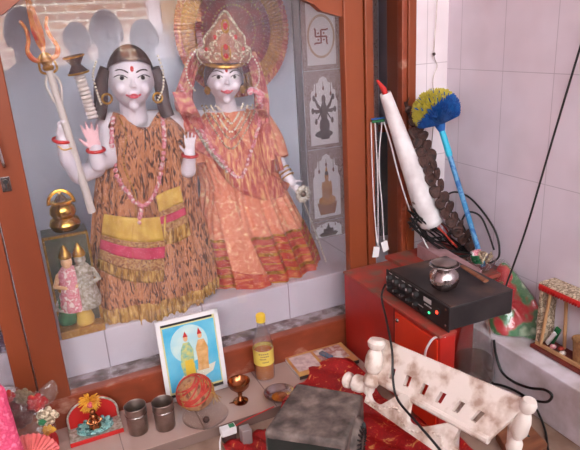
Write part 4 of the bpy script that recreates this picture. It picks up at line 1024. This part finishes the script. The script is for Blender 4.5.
o = MB().box((0, 0, 0), (.016, .046, .008), Matrix.Translation((.692, 1.372, .0185))@Matrix.Rotation(.35, 4, 'Z')).build('matchbox', mat('blue grey print', (74, 124, 150), .4, rgb2=[(110, 96, 100), (60, 110, 140)], scale=60), smooth=False, bevel=.002)
tag(o, 'small blue and grey packet lying on the booklet', 'packet')

bt = thing('oil_bottle', 'clear bottle of amber oil with yellow cap and yellow label', 'bottle', (.497, 1.383, .0005))
bl_ = bt.location
MB().lathe([(.0001, .001), (.026, 0), (.029, .004), (.029, .045), (.0275, .05), (.029, .055), (.029, .10), (.028, .115), (.020, .145), (.0125, .165), (.0115, .185), (.0105, .185), (.0115, .165), (.019, .145), (.027, .115), (.0278, .06), (.0278, .006), (.0001, .004)], bl_, 36).build('bottle_glass', M['clear'], bt)
MB().lathe([(.0001, .005), (.0272, .005), (.0272, .088), (.0001, .089)], bl_, 30).build('oil', M['oil'], bt)
MB().lathe([(.0132, .180), (.0135, .184), (.0135, .200), (.011, .203), (.0001, .203)], bl_, 28, wob=lambda a, z: 1+.02*cos(a*2*pi*24)).build('cap', mat('yellow cap', (224, 186, 60), .4), bt)
MB().lathe([(.0292, .052), (.0296, .052), (.0296, .098), (.0292, .098)], bl_, 36).build('label', M['label'], bt)
lb = MB()
for i, (z, a0, a1) in enumerate(((.088, -.5, .5), (.080, -.35, .5), (.072, -.45, .2), (.062, -.2, .45))):
    for s in range(5):
        a = -pi/2-.3+a0+(a1-a0)*s/5; da = (a1-a0)/5*.6
        lb.rows([[bl_+Vector((.0299*cos(a+da*q/3), .0299*sin(a+da*q/3), z+h_)) for q in range(4)] for h_ in (0, .004)])
lb.build('label_print', M['ink'], bt)

gp = thing('framed_picture', 'white-framed picture of two haloed deities on blue, leaning on the cabinet rail', 'picture', (.3, 1.40, 0))
T = [PY(155, 323.5, 1.421), PY(216, 308.5, 1.421)]; Bm = [PY(166.5, 399, 1.392), PY(227, 377.5, 1.392)]
zb_ = .001; Lx = (T[0].x+Bm[0].x)/2; Rx = (T[1].x+Bm[1].x)/2; Ht = sqrt((T[0].z-zb_)**2+.029**2)
tilt = math.atan2(.029, T[0].z)
MF = Matrix.Translation(((Lx+Rx)/2, 1.394, .001))@Matrix.Rotation(radians(-1.5), 4, 'Z')@Matrix.Rotation(-tilt, 4, 'X')
W_ = Rx-Lx; 
def pb(name, x0, x1, z0, z1, y0, y1, m, parent=gp): return MB().box(((x0+x1)/2, (y0+y1)/2, (z0+z1)/2), (x1-x0, y1-y0, z1-z0), MF).build(name, m, parent, smooth=False)
fw = .011
pb('frame_rail', -W_/2, W_/2, 0, fw, -.006, .004, M['white']); pb('frame_rail', -W_/2, W_/2, Ht-fw, Ht, -.006, .004, M['white'])
pb('frame_side', -W_/2, -W_/2+fw, 0, Ht, -.006, .004, M['white']); pb('frame_side', W_/2-fw, W_/2, 0, Ht, -.006, .004, M['white'])
pb('mount', -W_/2+fw, W_/2-fw, fw, Ht-fw, -.001, .003, mat('black and cream mount', (222, 212, 150), .4))
pic = pb('print', -W_/2+fw+.005, W_/2-fw-.003, fw+.014, Ht-fw-.012, -.0016, -.001, M['sky'])
pb('black_strip', -W_/2+fw+.002, W_/2-fw-.006, Ht-fw-.008, Ht-fw, -.0016, -.001, M['black'])
pb('black_strip', -W_/2+fw, W_/2-fw, fw, fw+.008, -.0016, -.001, M['black'])
def art(name, polys, m, y=-.002, d=.0004):
    b = MB()
    for pl_ in polys: b.slab([MF@Vector((x*W_, y, z*Ht)) for x, z in pl_], MF.to_3x3()@Vector((0, -d, 0)))
    return b.build(name, m, pic, smooth=False)
def ell(x, z, rx, rz, n=20): return [(x+rx*cos(2*pi*i/n), z+rz*sin(2*pi*i/n)) for i in range(n)]
pale = mat('pale halo print', (176, 216, 222), .4, rgb2=(206, 226, 222), scale=30)
art('halo', [ell(-.02, .66, .30, .23, 30)], pale); art('lotus_base', [[(-.28, .22), (-.16, .30), (.1, .32), (.36, .36), (.30, .26), (.1, .20), (-.1, .19)]], mat('lotus print', (226, 222, 206), .4), -.0024)
art('blue_robe', [[(-.17, .28), (-.2, .42), (-.17, .60), (-.12, .68), (-.02, .68), (.03, .58), (.02, .42), (.04, .28)]], mat('green blue robe print', (120, 178, 160), .4, rgb2=(206, 200, 120), scale=90), -.0026)
art('yellow_skirt', [[(-.14, .26), (-.13, .46), (0, .47), (.02, .26)]], mat('yellow print', (222, 186, 66), .4), -.003)
art('orange_robe', [[(.06, .30), (.08, .46), (.07, .58), (.12, .68), (.22, .68), (.27, .56), (.25, .44), (.24, .30)]], mat('peach robe print', (226, 180, 126), .4, rgb2=(206, 150, 80), scale=60), -.0026)
art('left_head', [ell(-.07, .73, .035, .035)], M['skinprint'], -.003); art('right_head', [ell(.16, .73, .035, .035)], M['skinprint'], -.003)
art('left_crown', [[(-.11, .75), (-.07, .82), (-.03, .75)]], M['red'], -.0032); art('right_crown', [[(.12, .75), (.15, .83), (.20, .75)]], M['red'], -.0032)
pb('picture_glass', -W_/2+fw, W_/2-fw, fw, Ht-fw, -.0045, -.004, glass('picture glass', ior=1.45))

tm = thing('steel_tumbler', 'left of the two steel tumblers beside the leaning picture', 'tumbler', (.118, 1.318, .0005))
MB().lathe([(.0001, .001), (.024, 0), (.025, .002), (.0275, .074), (.0285, .076), (.0275, .077), (.0262, .074), (.0238, .004), (.0001, .004)], (0, 0, 0), 40).build('cup', M['steel_dull'], tm, local=True)
MB().ring((0, 0, .055), .0270, .0008, seg=40, sub=6).build('engraved_ring', M['steel'], tm, local=True)
t2 = dup(tm, (.184, 1.300, .0005)); t2['label'] = 'right one of the two steel tumblers, close to the leaning picture'
for t in (tm, t2): t['group'] = 'steel tumblers'

dy = thing('brass_goblet', 'tiny coppery goblet lamp standing alone on the tiled dais', 'goblet', (.392, 1.305, .0005))
MB().lathe([(.0001, .001), (.020, 0), (.021, .003), (.010, .008), (.005, .018), (.007, .026), (.005, .032), (.016, .038), (.027, .050), (.030, .062), (.031, .065), (.029, .064), (.025, .053), (.013, .043), (.0001, .040)], dy.location, 36).build('cup', M['copper'], dy)
MB().tube([dy.location+Vector((-.02, 0, .004)), dy.location+Vector((-.033, 0, .006))], [.003, .001], 8).build('spout', M['copper'], dy)
tr_ = thing('steel_saucer', 'shallow steel bowl beside the dusty dark motor casing', 'bowl', (.492, 1.268, .0005))
MB().lathe([(.0001, .001), (.024, 0), (.034, .008), (.042, .016), (.043, .018), (.041, .0175), (.033, .010), (.022, .003), (.0001, .003)], tr_.location, 40).build('dish', M['steel'], tr_)
o = MB().lathe([(.0001, .0032), (.022, .0032), (.022, .005), (.0001, .0055)], tr_.location, 24).build('residue', M['copper'], tr_)

cn = thing('wrapped_coconut', 'coconut bound with red thread in front of the leaning picture', 'coconut', (.278, 1.335, .001))
cc_ = cn.location+Vector((0, 0, .047))
MB().ball(cc_, (.050, .045, .046), 36, 24).build('husk', M['coir'], cn)
b = MB(); rnd = random.Random(3)
for k in range(10):
    n_ = Vector((rnd.uniform(-.9, -.1), rnd.uniform(-.3, .3), rnd.uniform(.5, 1))); of = rnd.uniform(.3, .85)
    c = cc_+n_.normalized()*.046*of*.9; b.ring(c, sqrt(max(.0004, .050**2-(.046*of*.9)**2))*1.0, .0022, n_, 40, 6)
b.build('red_thread_winding', M['redthread'], cn)
b = MB()
for k in range(18):
    a = rnd.uniform(0, 6.28); p = cc_+Vector((.046*cos(a), -.02, .03+.02*sin(a))); b.tube([p, p+Vector((rnd.uniform(-.01, .012), -.012, -.02)), p+Vector((rnd.uniform(-.015, .02), -.018, -.04))], .0009, 5)
b.build('thread_ends', M['goldthread'], cn)
gs = thing('clear_dish', 'clear shallow plastic dish on the dais in front of the coconut', 'dish', (.283, 1.268, .0005))
MB().lathe([(.0001, 0), (.030, 0), (.050, .012), (.060, .022), (.059, .023), (.048, .013), (.029, .002), (.0001, .002)], gs.location, 40).build('dish', M['clear'], gs)
o = MB().ball((.282, 1.262, .0105), .0085, 16, 10).build('dark_bead', M['pod']); tag(place(o, (.282, 1.262, .002)), 'single dark round bead inside the clear dish', 'bead')

# small tray shrine with flower
sh = thing('tray_shrine', 'small red arched plaque with turquoise petals and an idol, left of the tumblers', 'plaque', (.018, 1.36, .0005))
MB().box((.018, 1.368, .005), (.130, .070, .009)).build('base', M['silverflower'], sh, bevel=.002)
MB().box((.018, 1.334, .006), (.130, .004, .011)).build('red_edge', M['red'], sh, bevel=.001)
pts = [(-.062, .008)]+[(-.062+.062*(1-cos(a)), .035+.048*sin(a)) for a in [pi/2*i/8 for i in range(9)]]+[(.062-.062*(1-cos(a)), .035+.048*sin(a)) for a in [pi/2*(8-i)/8 for i in range(9)]]+[(.062, .008)]
b = MB().slab([(.018+x, 1.398, z) for x, z in pts], (0, .008, 0)); b.build('arched_back', M['red'], sh, bevel=.001)
MB().tube([(.018+x*1.0, 1.396, z) for x, z in pts], .0028, 8).build('silver_rim', M['silverflower'], sh)
b = MB()
for k in range(12):
    a = 2*pi*k/12; b.ball(Vector((.018+.030*cos(a), 1.362+.016*sin(a), .022)), (.018, .010, .005), 12, 6, F=Matrix.Rotation(a, 3, 'Z')@Matrix.Rotation(-.5, 3, 'Y'))
b.ball((.018, 1.362, .018), (.046, .026, .010), 24, 8); b.build('turquoise_lotus', M['turq'], sh)
b = MB(); b.lathe([(.0001, 0), (.016, .002), (.014, .012), (.008, .026), (.010, .036), (.004, .042), (.0001, .042)], (.018, 1.352, .026), 18)
b.ball((.018, 1.350, .073), .0075, 12, 8)
for s in (-1, 1): b.chain([(.018+s*.008, 1.350, .058), (.018+s*.018, 1.346, .048), (.018+s*.006, 1.340, .044)], [.003, .003, .0025], 8)
b.fuse('idol', M['copper'], sh, .0015, 1)
fy = thing('marigold', 'yellow artificial marigold laid on top of the red arched plaque', 'flower', (.016, 1.38, .085))
b = MB(); rnd = random.Random(6)
for k in range(130):
    a = rnd.uniform(0, 6.28); e = rnd.uniform(-.1, 1.4); d = Vector((cos(a)*cos(e), -abs(sin(e))*.8, sin(a)*cos(e))); 
    b.tube([fy.location+d*.006, fy.location+d*.020, fy.location+d*(.026+.005*rnd.random())+Vector((0, 0, -.002))], [.0012, .0022, .0008], 5)
b.build('petals', M['yellowflower'], fy); MB().ball(fy.location+Vector((0, -.016, 0)), .008, 12, 8).build('flower_centre', M['lips'], fy)

# plugs and wires by the motor
ad = thing('power_adapter', 'white power plug adapter at the dais edge beside the dark motor', 'adapter', P(240, 436, -.0))
a0 = Vector((.322, 1.208, -.028))
ad.location = a0
MB().box((0, 0, .028), (.040, .022, .020)).build('housing', M['white'], ad, bevel=.002, local=True)
MB().box((0, 0, .009), (.036, .020, .018)).build('lower_housing', M['hair'], ad, bevel=.002, local=True)
MB().box((.010, -.0, .0385), (.014, .014, .002)).build('green_socket', M['green'], ad, local=True)
tag(place(MB().box((.358, 1.176, -.006), (.026, .026, .044)).build('grey_connector', mat('grey plastic', (150, 136, 134), .5), bevel=.002), (.358, 1.176, -.028)), 'grey cube connector between the white adapter and the motor', 'connector')
cable('red_wire', [(.34, 1.208, .004), (.37, 1.215, .006), (.42, 1.225, .006), (.46, 1.232, .006)], .0016, M['red'], 'thin red wire running from the adapter along the dais edge', 'wire')
cable('white_wire', [(.305, 1.205, .0), (.290, 1.18, -.008), (.282, 1.14, -.022), (.29, 1.09, -.025)], .002, M['white'], 'white wire curving down from the adapter', 'wire')
o = MB(); o.rows([[Vector((.30+.12*i/16, 1.10+.10*j/10, -.026+.004*sin(i*1.3+j))) for i in range(17)] for j in range(11)]); o = o.build('red_rag', M['redcloth'], sharp=80); place(o, (.36, 1.15, -.029)); o.modifiers.new('s', 'SOLIDIFY').thickness = .002
tag(o, 'scrap of red cloth under the adapter wires', 'cloth')

# dusty motor casing
mo = thing('motor_casing', 'large dusty dark fan motor box in the foreground, with a slotted round vent', 'motor', (.46, 1.0, -.03))
zt2 = .115
tp_ = [P(263.5, 431, zt2), P(345, 443, zt2), P(364, 394, zt2), P(297, 382, zt2)]
bt_ = [Vector((p.x, p.y, -.020)) for p in tp_]
body = MB().prism(bt_, tp_).build('casing', M['motor'], mo, smooth=True, bevel=.008, sharp=50)
e0, e1 = bt_[0], bt_[1]; dirf = (e1-e0).normalized(); nf = Vector((dirf.y, -dirf.x, 0))
MB().slab([e0+dirf*.008+nf*.001+Vector((0, 0, .004)), e1-dirf*.008+nf*.001+Vector((0, 0, .004)), e1-dirf*.008+nf*.001+Vector((0, 0, .118)), e0+dirf*.008+nf*.001+Vector((0, 0, .118))], nf*.0015).build('front_plate', M['motor_dark'], mo, smooth=False)
e2 = bt_[2]; ds = (e2-e1).normalized(); ns = Vector((ds.y, -ds.x, 0)); mid = (e1+e2)/2+Vector((0, 0, .068))
MB().lathe([(.0001, .016), (.030, .016), (.046, .012), (.056, .002), (.058, -.004)], mid, 36, ax=ns).build('vent_dome', M['motor'], mo)
for k in range(24):
    a = 2*pi*k/24
    for (r0, r1) in ((.018, .029), (.034, .045)):
        pa = mid+ns*.0165+(ds*cos(a)+Vector((0, 0, 1))*sin(a))*r0; pc = mid+ns*(.0165 if r1 < .03 else .0125)+(ds*cos(a)+Vector((0, 0, 1))*sin(a))*r1
        MB().tube([pa, pc], .0022, 6).build('vent_slot', M['black'], mo)
for p in bt_: MB().lathe([(.009, -.010), (.009, 0), (.0001, 0)], (lerp(p.x, .47, .15), lerp(p.y, 1.0, .15), -.0195), 12).build('foot', M['black'], mo)

# white carved bench lying on its side
be = thing('carved_bench', 'chipped white carved wooden bench with slots and scalloped edge, lying on its side', 'bench', (.8, 1.0, -.028))
A_ = P(379, 337, .250); B_ = P(531, 402, .250); D_ = P(374, 378, .17); C_ = P(487.5, 440, .17)
ux = (B_-A_); uz = (D_-A_)
def pp2(s, t, o=0):
    top = A_.lerp(B_, s); bot = D_.lerp(C_, s); n = (B_-A_).cross(D_-A_).normalized(); n = n if n.z > 0 else -n
    return top.lerp(bot, t)+n*o
# panel with slots: grid minus slot cells
ns_ = 6; b = MB()
sx = [0]; 
slots = []
for k in range(ns_):
    c = .155+.137*k; slots.append((c-.022, c+.022))
xs = sorted([0, 1]+[v for s_ in slots for v in s_]); ts_ = [0, .56, .82, 1]
th = .014
for i in range(len(xs)-1):
    for j in range(3):
        if j == 1 and any(abs(xs[i]-s_[0]) < 1e-6 for s_ in slots): continue
        q = [(xs[i], ts_[j]), (xs[i+1], ts_[j]), (xs[i+1], ts_[j+1]), (xs[i], ts_[j+1])]
        b.prism([pp2(s_, t_, -th) for s_, t_ in q], [pp2(s_, t_) for s_, t_ in q])
bmesh.ops.remove_doubles(b.b, verts=b.b.verts, dist=1e-5)
b.build('slotted_panel', M['cream'], be, smooth=False)
# lip along the panel's lower edge
def leg(name, pts, rr): return MB().tube(smoothpts(pts, 6), rr, 16).build(name, M['cream'], be)
def turned(a, b_, name, k=1):
    a, b_ = Vector(a), Vector(b_); L_n = (b_-a).length
    prof = [(.0001, 0), (.016, .0), (.021, .07), (.019, .16), (.012, .22), (.017, .28), (.021, .40), (.021, .60), (.015, .68), (.012, .72), (.019, .80), (.020, .92), (.014, 1), (.0001, 1)]
    return MB().lathe([(r*k, z*L_n) for r, z in prof], a, 20, ax=(b_-a)).build(name, M['cream'], be)
E_ = P(350, 384, .035)
turned(P(377, 339, .262), P(371, 386, .150), 'leg')
turned(P(372, 388, .140), P(345, 379, .135), 'leg')
turned(P(530, 400, .258), P(512, 452, .130), 'leg', .78)
for s_, t_ in ((.55, .08), (.97, .3)):
    p = pp2(s_, t_, -.016); MB().tube([p, (p.x, p.y, -.026)], [.014, .012], 14).build('support_leg', M['cream'], be)
# scalloped apron
G_ = P(368, 388, .150); H_ = P(478, 452, .140); G2_ = P(364, 402, .115); H2_ = P(450, 462, .105)
dn = ((H_-G_).cross(G2_-G_)).normalized(); dn = dn if dn.z > 0 else -dn
top_, bot_ = [], []
N_ = 96
for i in range(N_+1):
    s_ = i/N_; ph_ = (s_*2.44-.256) % 1
    up_ = .20 if ph_ < .42 else (.95 if ph_ < .55 else 1.0)
    sc_ = (.5-.5*cos(2*pi*ph_))**1.5
    h_ = .050*sc_
    base_ = G_.lerp(H_, s_); low_ = G2_.lerp(H2_, s_); upv = (base_-low_).normalized()
    top_.append(base_-upv*.028+upv*h_*1.25); bot_.append(low_)
b = MB(); b.rows([top_, bot_, [p-dn*.014 for p in bot_], [p-dn*.014 for p in top_], top_]); b.add([top_[0], bot_[0], bot_[0]-dn*.014, top_[0]-dn*.014], [(0, 1, 2, 3)]); b.add([top_[-1], bot_[-1], bot_[-1]-dn*.014, top_[-1]-dn*.014], [(0, 1, 2, 3)])
b.build('scalloped_apron', M['cream'], be, sharp=40)
rl = MB(); rl.tube([pp2(0, 1.0, -.006), pp2(1, 1.0, -.006)], .0095, 10); rl.build('panel_rail', M['cream'], be)
cs_ = MB()
for i in range(3, N_, 3): 
    p = top_[i].lerp(bot_[i], .55); cs_.ball(p+dn*.001, (.004, .004, .003), 8, 6)
cs_.build('carved_beading', M['cream'], be)
# plank and cables at the lower right
b = MB(); q_ = [P(508, 398, .0), P(548, 442, .0), P(520, 470, .0), P(496, 430, .0)]
b.prism([Vector((p.x, p.y, -.029)) for p in q_], [Vector((p.x, p.y, -.004)) for p in q_])
tag(place(b.build('wooden_plank', M['plank'], smooth=False, bevel=.003), q_[0]-Vector((0, 0, .029))), 'short bare brown wooden plank on the floor by the ledge', 'plank')
FC = lambda u, v, z=-.024: P(u, v, z) if P(u, v, z).x < 1.048 else PX(u, v, 1.048)
cable('black_cable', [FC(494, 340, .1), FC(496, 355), FC(502, 372), FC(514, 382), FC(530, 388), FC(545, 390), FC(552, 396), FC(546, 402), FC(530, 399), FC(514, 390), FC(500, 385), FC(486, 383)], .0034, M['cable'], 'black cable looped on the floor against the ledge')
cable('black_cable', [FC(534, 402), FC(527, 396, -.01), FC(516, 400, .005), FC(514, 418, .003), FC(524, 432, .003), FC(538, 446), FC(542, 462)], .0030, M['cable'], 'black cable curving over the brown plank')
cable('black_cable', [FC(530, 398), FC(538, 412), FC(545, 430), FC(548, 450), FC(548, 464)], .0028, M['cable'], 'black cable trailing from the loop towards the lower right edge')
cable('speaker_wire', [Vector((.786, 1.19, .30)), Vector((.770, 1.185, .27)), PY(386, 318, 1.05), P(392, 350, .250), P(393, 380, .200), P(398, 400, .172), P(418, 424, .165), P(440, 450, .16), P(446, 462, .15)], .0028, M['cable'], 'black wire running from the amplifier front over the white bench')
cable('white_cable', [P(446, 334, .245)-Vector((.01, .01, 0)), PY(434, 338, .98), PY(426, 350, 1.0), PY(425, 362, 1.02)], .003, M['white'], 'short white cable arching below the amplifier corner')

# ------------------------------------------------------------------ lower left corner
pc = PY(-6, 420, 1.22)
def P2(u, v, y): return PY(u, v, y)
o = pillow([P2(-40, 380, 1.24), P2(0, 384, 1.24), P2(9, 404, 1.235), P2(17, 430, 1.23), P2(24, 462, 1.225), P2(-10, 475, 1.225), P2(-45, 470, 1.23)], .018, (0, -1, .2), wob=.2).build('pink_cloth', M['pinkcloth'])
tag(place(o, P2(0, 462, 1.23)), 'bundle of hot pink cloth at the left edge', 'cloth')
bq = thing('wrapped_bouquet', 'bouquet of artificial flowers in clear crinkled wrap beside the pink cloth', 'bouquet', P2(30, 440, 1.33))
pillow([P2(-5, 392, 1.34), P2(12, 386, 1.34), P2(34, 392, 1.34), P2(52, 380, 1.34), P2(58, 392, 1.34), P2(50, 410, 1.335), P2(56, 428, 1.33), P2(40, 440, 1.325), P2(10, 442, 1.325), P2(-8, 430, 1.33)], .022, (0, -1, .3), wob=.3).build('clear_wrap', M['film'], bq)
def rose(u, v, y, r, m, nm):
    c = P2(u, v, y); b = MB(); rnd = random.Random(u)
    for k in range(16):
        a = k*2.4; q = r*sqrt(k/16); b.ball(c+Vector((q*cos(a), -.004*(1-k/16), q*sin(a))), (r*.38, r*.2, r*.38), 10, 6)
    b.build(nm, m, bq)
rose(37, 402, 1.325, .020, M['redcloth'], 'red_flower'); rose(47, 416, 1.325, .022, M['lace'], 'cream_flower'); rose(49, 430, 1.322, .013, M['yellowflower'], 'yellow_flower'); rose(8, 396, 1.33, .014, M['redcloth'], 'red_flower')
rose(20, 412, 1.338, .034, mat('dark wrap', (72, 30, 32), .6, rgb2=(100, 50, 44), scale=40), 'dark_red_leaves'); rose(42, 422, 1.315, .008, M['green'], 'green_leaf'); rose(24, 396, 1.33, .018, mat('olive leaf', (110, 92, 70), .6), 'olive_leaf')
cf = thing('pleated_fan', 'coral pleated paper fan poking up between pink cloth and bouquet', 'fan', P2(34, 455, 1.26))
c = P2(30, 462, 1.26); R = []
for i in range(6):
    r = .004+.058*i/5; R.append([c+Vector((r*cos(a)*1.1, -.012*0+.003*(1 if k % 2 else -1)*(i/5), r*sin(a)*1.2)) for k, a in enumerate([radians(10)+radians(155)*q/32 for q in range(33)])])
o = MB().rows(R).build('pleats', M['coral'], cf, smooth=False); o.modifiers.new('s', 'SOLIDIFY').thickness = .0012
MB().ball(c, (.008, .006, .008), 12, 8).build('pivot', M['red'], cf)
o = pillow([P2(50, 432, 1.32), P2(58, 436, 1.32), P2(58, 456, 1.315), P2(46, 456, 1.315)], .006, (0, -1, .3)).build('red_pouch', M['redcloth']); tag(place(o, P2(54, 456, 1.318)), 'small dark red pouch right of the coral fan', 'pouch')
# next bay of the cabinet, left of the stiles
bar('side_pane', -.6, -.145, .088, 1.2, M['glass'], y0=1.4565, y1=1.4585, bv=0)
o = pillow([P2(-14, 300, 1.55), P2(2, 306, 1.55), P2(8, 330, 1.55), P2(6, 352, 1.55), P2(-14, 356, 1.55)], .02, (0, -1, .1), wob=.4).build('folded_cloth', mat('lilac grey cloth', (120, 112, 140), .6, rgb2=[(70, 62, 84), (190, 186, 206)], scale=40), None); tag(place(o, P2(-4, 356, 1.55)), 'lilac and grey cloth bundle behind the glass at the far left', 'cloth')

# dark panel with brown rail standing in the open bay
pn = thing('leaning_panel', 'grey-green panel with a brown top rail inside the open cabinet bay', 'panel', PY(388, 235, 1.74))
a_, c_ = PY(380, 132, 1.74), PY(404, 225, 1.74)
MB().box(((a_.x+1.19)/2, 1.745, (a_.z+.2)/2), (1.19-a_.x, .012, a_.z-.2)).build('panel_sheet', mat('grey green sheet', (104, 104, 102), .6, rgb2=(80, 78, 80), scale=8), pn, smooth=False)
MB().box(((a_.x+1.19)/2, 1.742, a_.z+.012), (1.19-a_.x, .020, .026)).build('top_rail', M['wood'], pn, smooth=False, bevel=.002)

# ------------------------------------------------------------------ people at the doorway (mirrored in the glass)
def person(x, y, top, yaw, label, shirt, bald=False, arm=0):
    H = 1.68; t = thing('person', label, 'person', (x, y, -.62), yaw); z0 = -.62
    RZ = Matrix.Rotation(yaw, 3, 'Z'); k = (top+.62)/H
    g = lambda a, b_, c: Vector((x, y, z0))+RZ@(Vector((a, b_, c))*k)
    b = MB(); h = .225*k; c = g(0, 0, 1.565); F = RZ@Matrix.Rotation(pi, 3, 'Z'); head_shape(b, c, h, F)
    b.chain([g(0, -.01, 1.50), g(0, -.015, 1.38)], [.058*k, .062*k])
    for s in (-1, 1):
        b.chain([g(s*.09, 0, .92), g(s*.10, .01, .50), g(s*.10, -.01, .09)], [.085*k, .058*k, .038*k])
        b.chain([g(s*.10, 0, .05), g(s*.12, .14, .035)], [.040*k, .032*k])
        b.chain([g(s*.17, 0, 1.36), g(s*.23, -.02, 1.10), g(s*.22, .08, .87)], [.052*k, .040*k, .028*k])
        fingers(b, g(s*.22, .08, .87), RZ@Vector((0, .15, -1)), RZ@Vector((-s, .2, 0)), RZ@Vector((0, 1, .1)), .10*k, .3)
    b.ball(g(0, 0, 1.22), (.16*k, .095*k, .22*k), 20, 14); b.ball(g(0, 0, .96), (.15*k, .10*k, .12*k), 20, 14)
    o = b.fuse('body', M['skin'], t, .008, 3)
    bm_ = bmesh.new(); bm_.from_mesh(o.data); bm_.transform(wmat(o)); bv = BVHTree.FromBMesh(bm_); bm_.free()
    features(bv, c, h, F, t, tilak=False, lips=M['ink'])
    b = MB()
    b.ball(g(0, 0, 1.22), (.178*k, .115*k, .235*k), 24, 16); b.ball(g(0, 0, 1.0), (.168*k, .118*k, .14*k), 24, 14)
    for s in (-1, 1): b.chain([g(s*.165, 0, 1.355), g(s*.23, -.02, 1.12)], [.066*k, .056*k])
    b.fuse('shirt', shirt, t, .008, 3)
    b = MB()
    for s in (-1, 1): b.chain([g(s*.09, 0, .92), g(s*.10, .01, .50), g(s*.10, -.01, .11)], [.105*k, .078*k, .060*k])
    b.fuse('trousers', M['hair'], t, .008, 3)
    b = MB(); R = []
    for i in range(12):
        a0_ = radians(-25); a = a0_+(pi/2-a0_)*i/11; row = []
        for q in range(32):
            tt = 2*pi*q/32; fr_a = max(0, -sin(tt)); aa = a+fr_a*radians(60)*(1-i/11)
            row.append(c+F@(Vector((cos(aa)*cos(tt)*.39, cos(aa)*sin(tt)*.46+.03, sin(aa)*.54))*h))
        R.append(row)
    b.rows(R, True).build('hair', M['hair'], t, sharp=80)
    return t
person(.497, -.60, 1.118, 0, 'person in a dark shirt standing with arms down, tallest mirrored in the glass', M['shirt'])
person(.413, -1.42, 1.09, .1, 'person in a tan shirt standing behind the tallest one, mirrored in the glass', M['shirt2'])
person(.768, -.93, 1.07, -.1, 'shorter person in a grey shirt standing nearest the doorway, mirrored in the glass', mat('grey shirt', (120, 112, 116), .8))
person(.07, -.27, 1.13, 0, 'person in a brown shirt standing leftmost, mirrored in the glass', mat('brown shirt', (96, 66, 56), .8))
gq0, gq1 = PY(165, 22, 5.5), PY(200, 3, 5.5)
ga = thing('slatted_gate', 'pink slatted wooden gate leaf beside the doorway, mirrored in the glass', 'gate', (1.46, -2.6, -.62))
MB().box((1.46, -2.6, (gq0.z+gq1.z)/2), (.36, .04, .18)).build('top_rail', M['brownwood'], ga, smooth=False)
MB().box((1.46, -2.6, -.5), (.36, .04, .10)).build('bottom_rail', M['brownwood'], ga, smooth=False)
for k in range(5): MB().box((1.31+.075*k, -2.6, .22), (.048, .026, 1.55)).build('slat', M['paint'], ga, smooth=False)
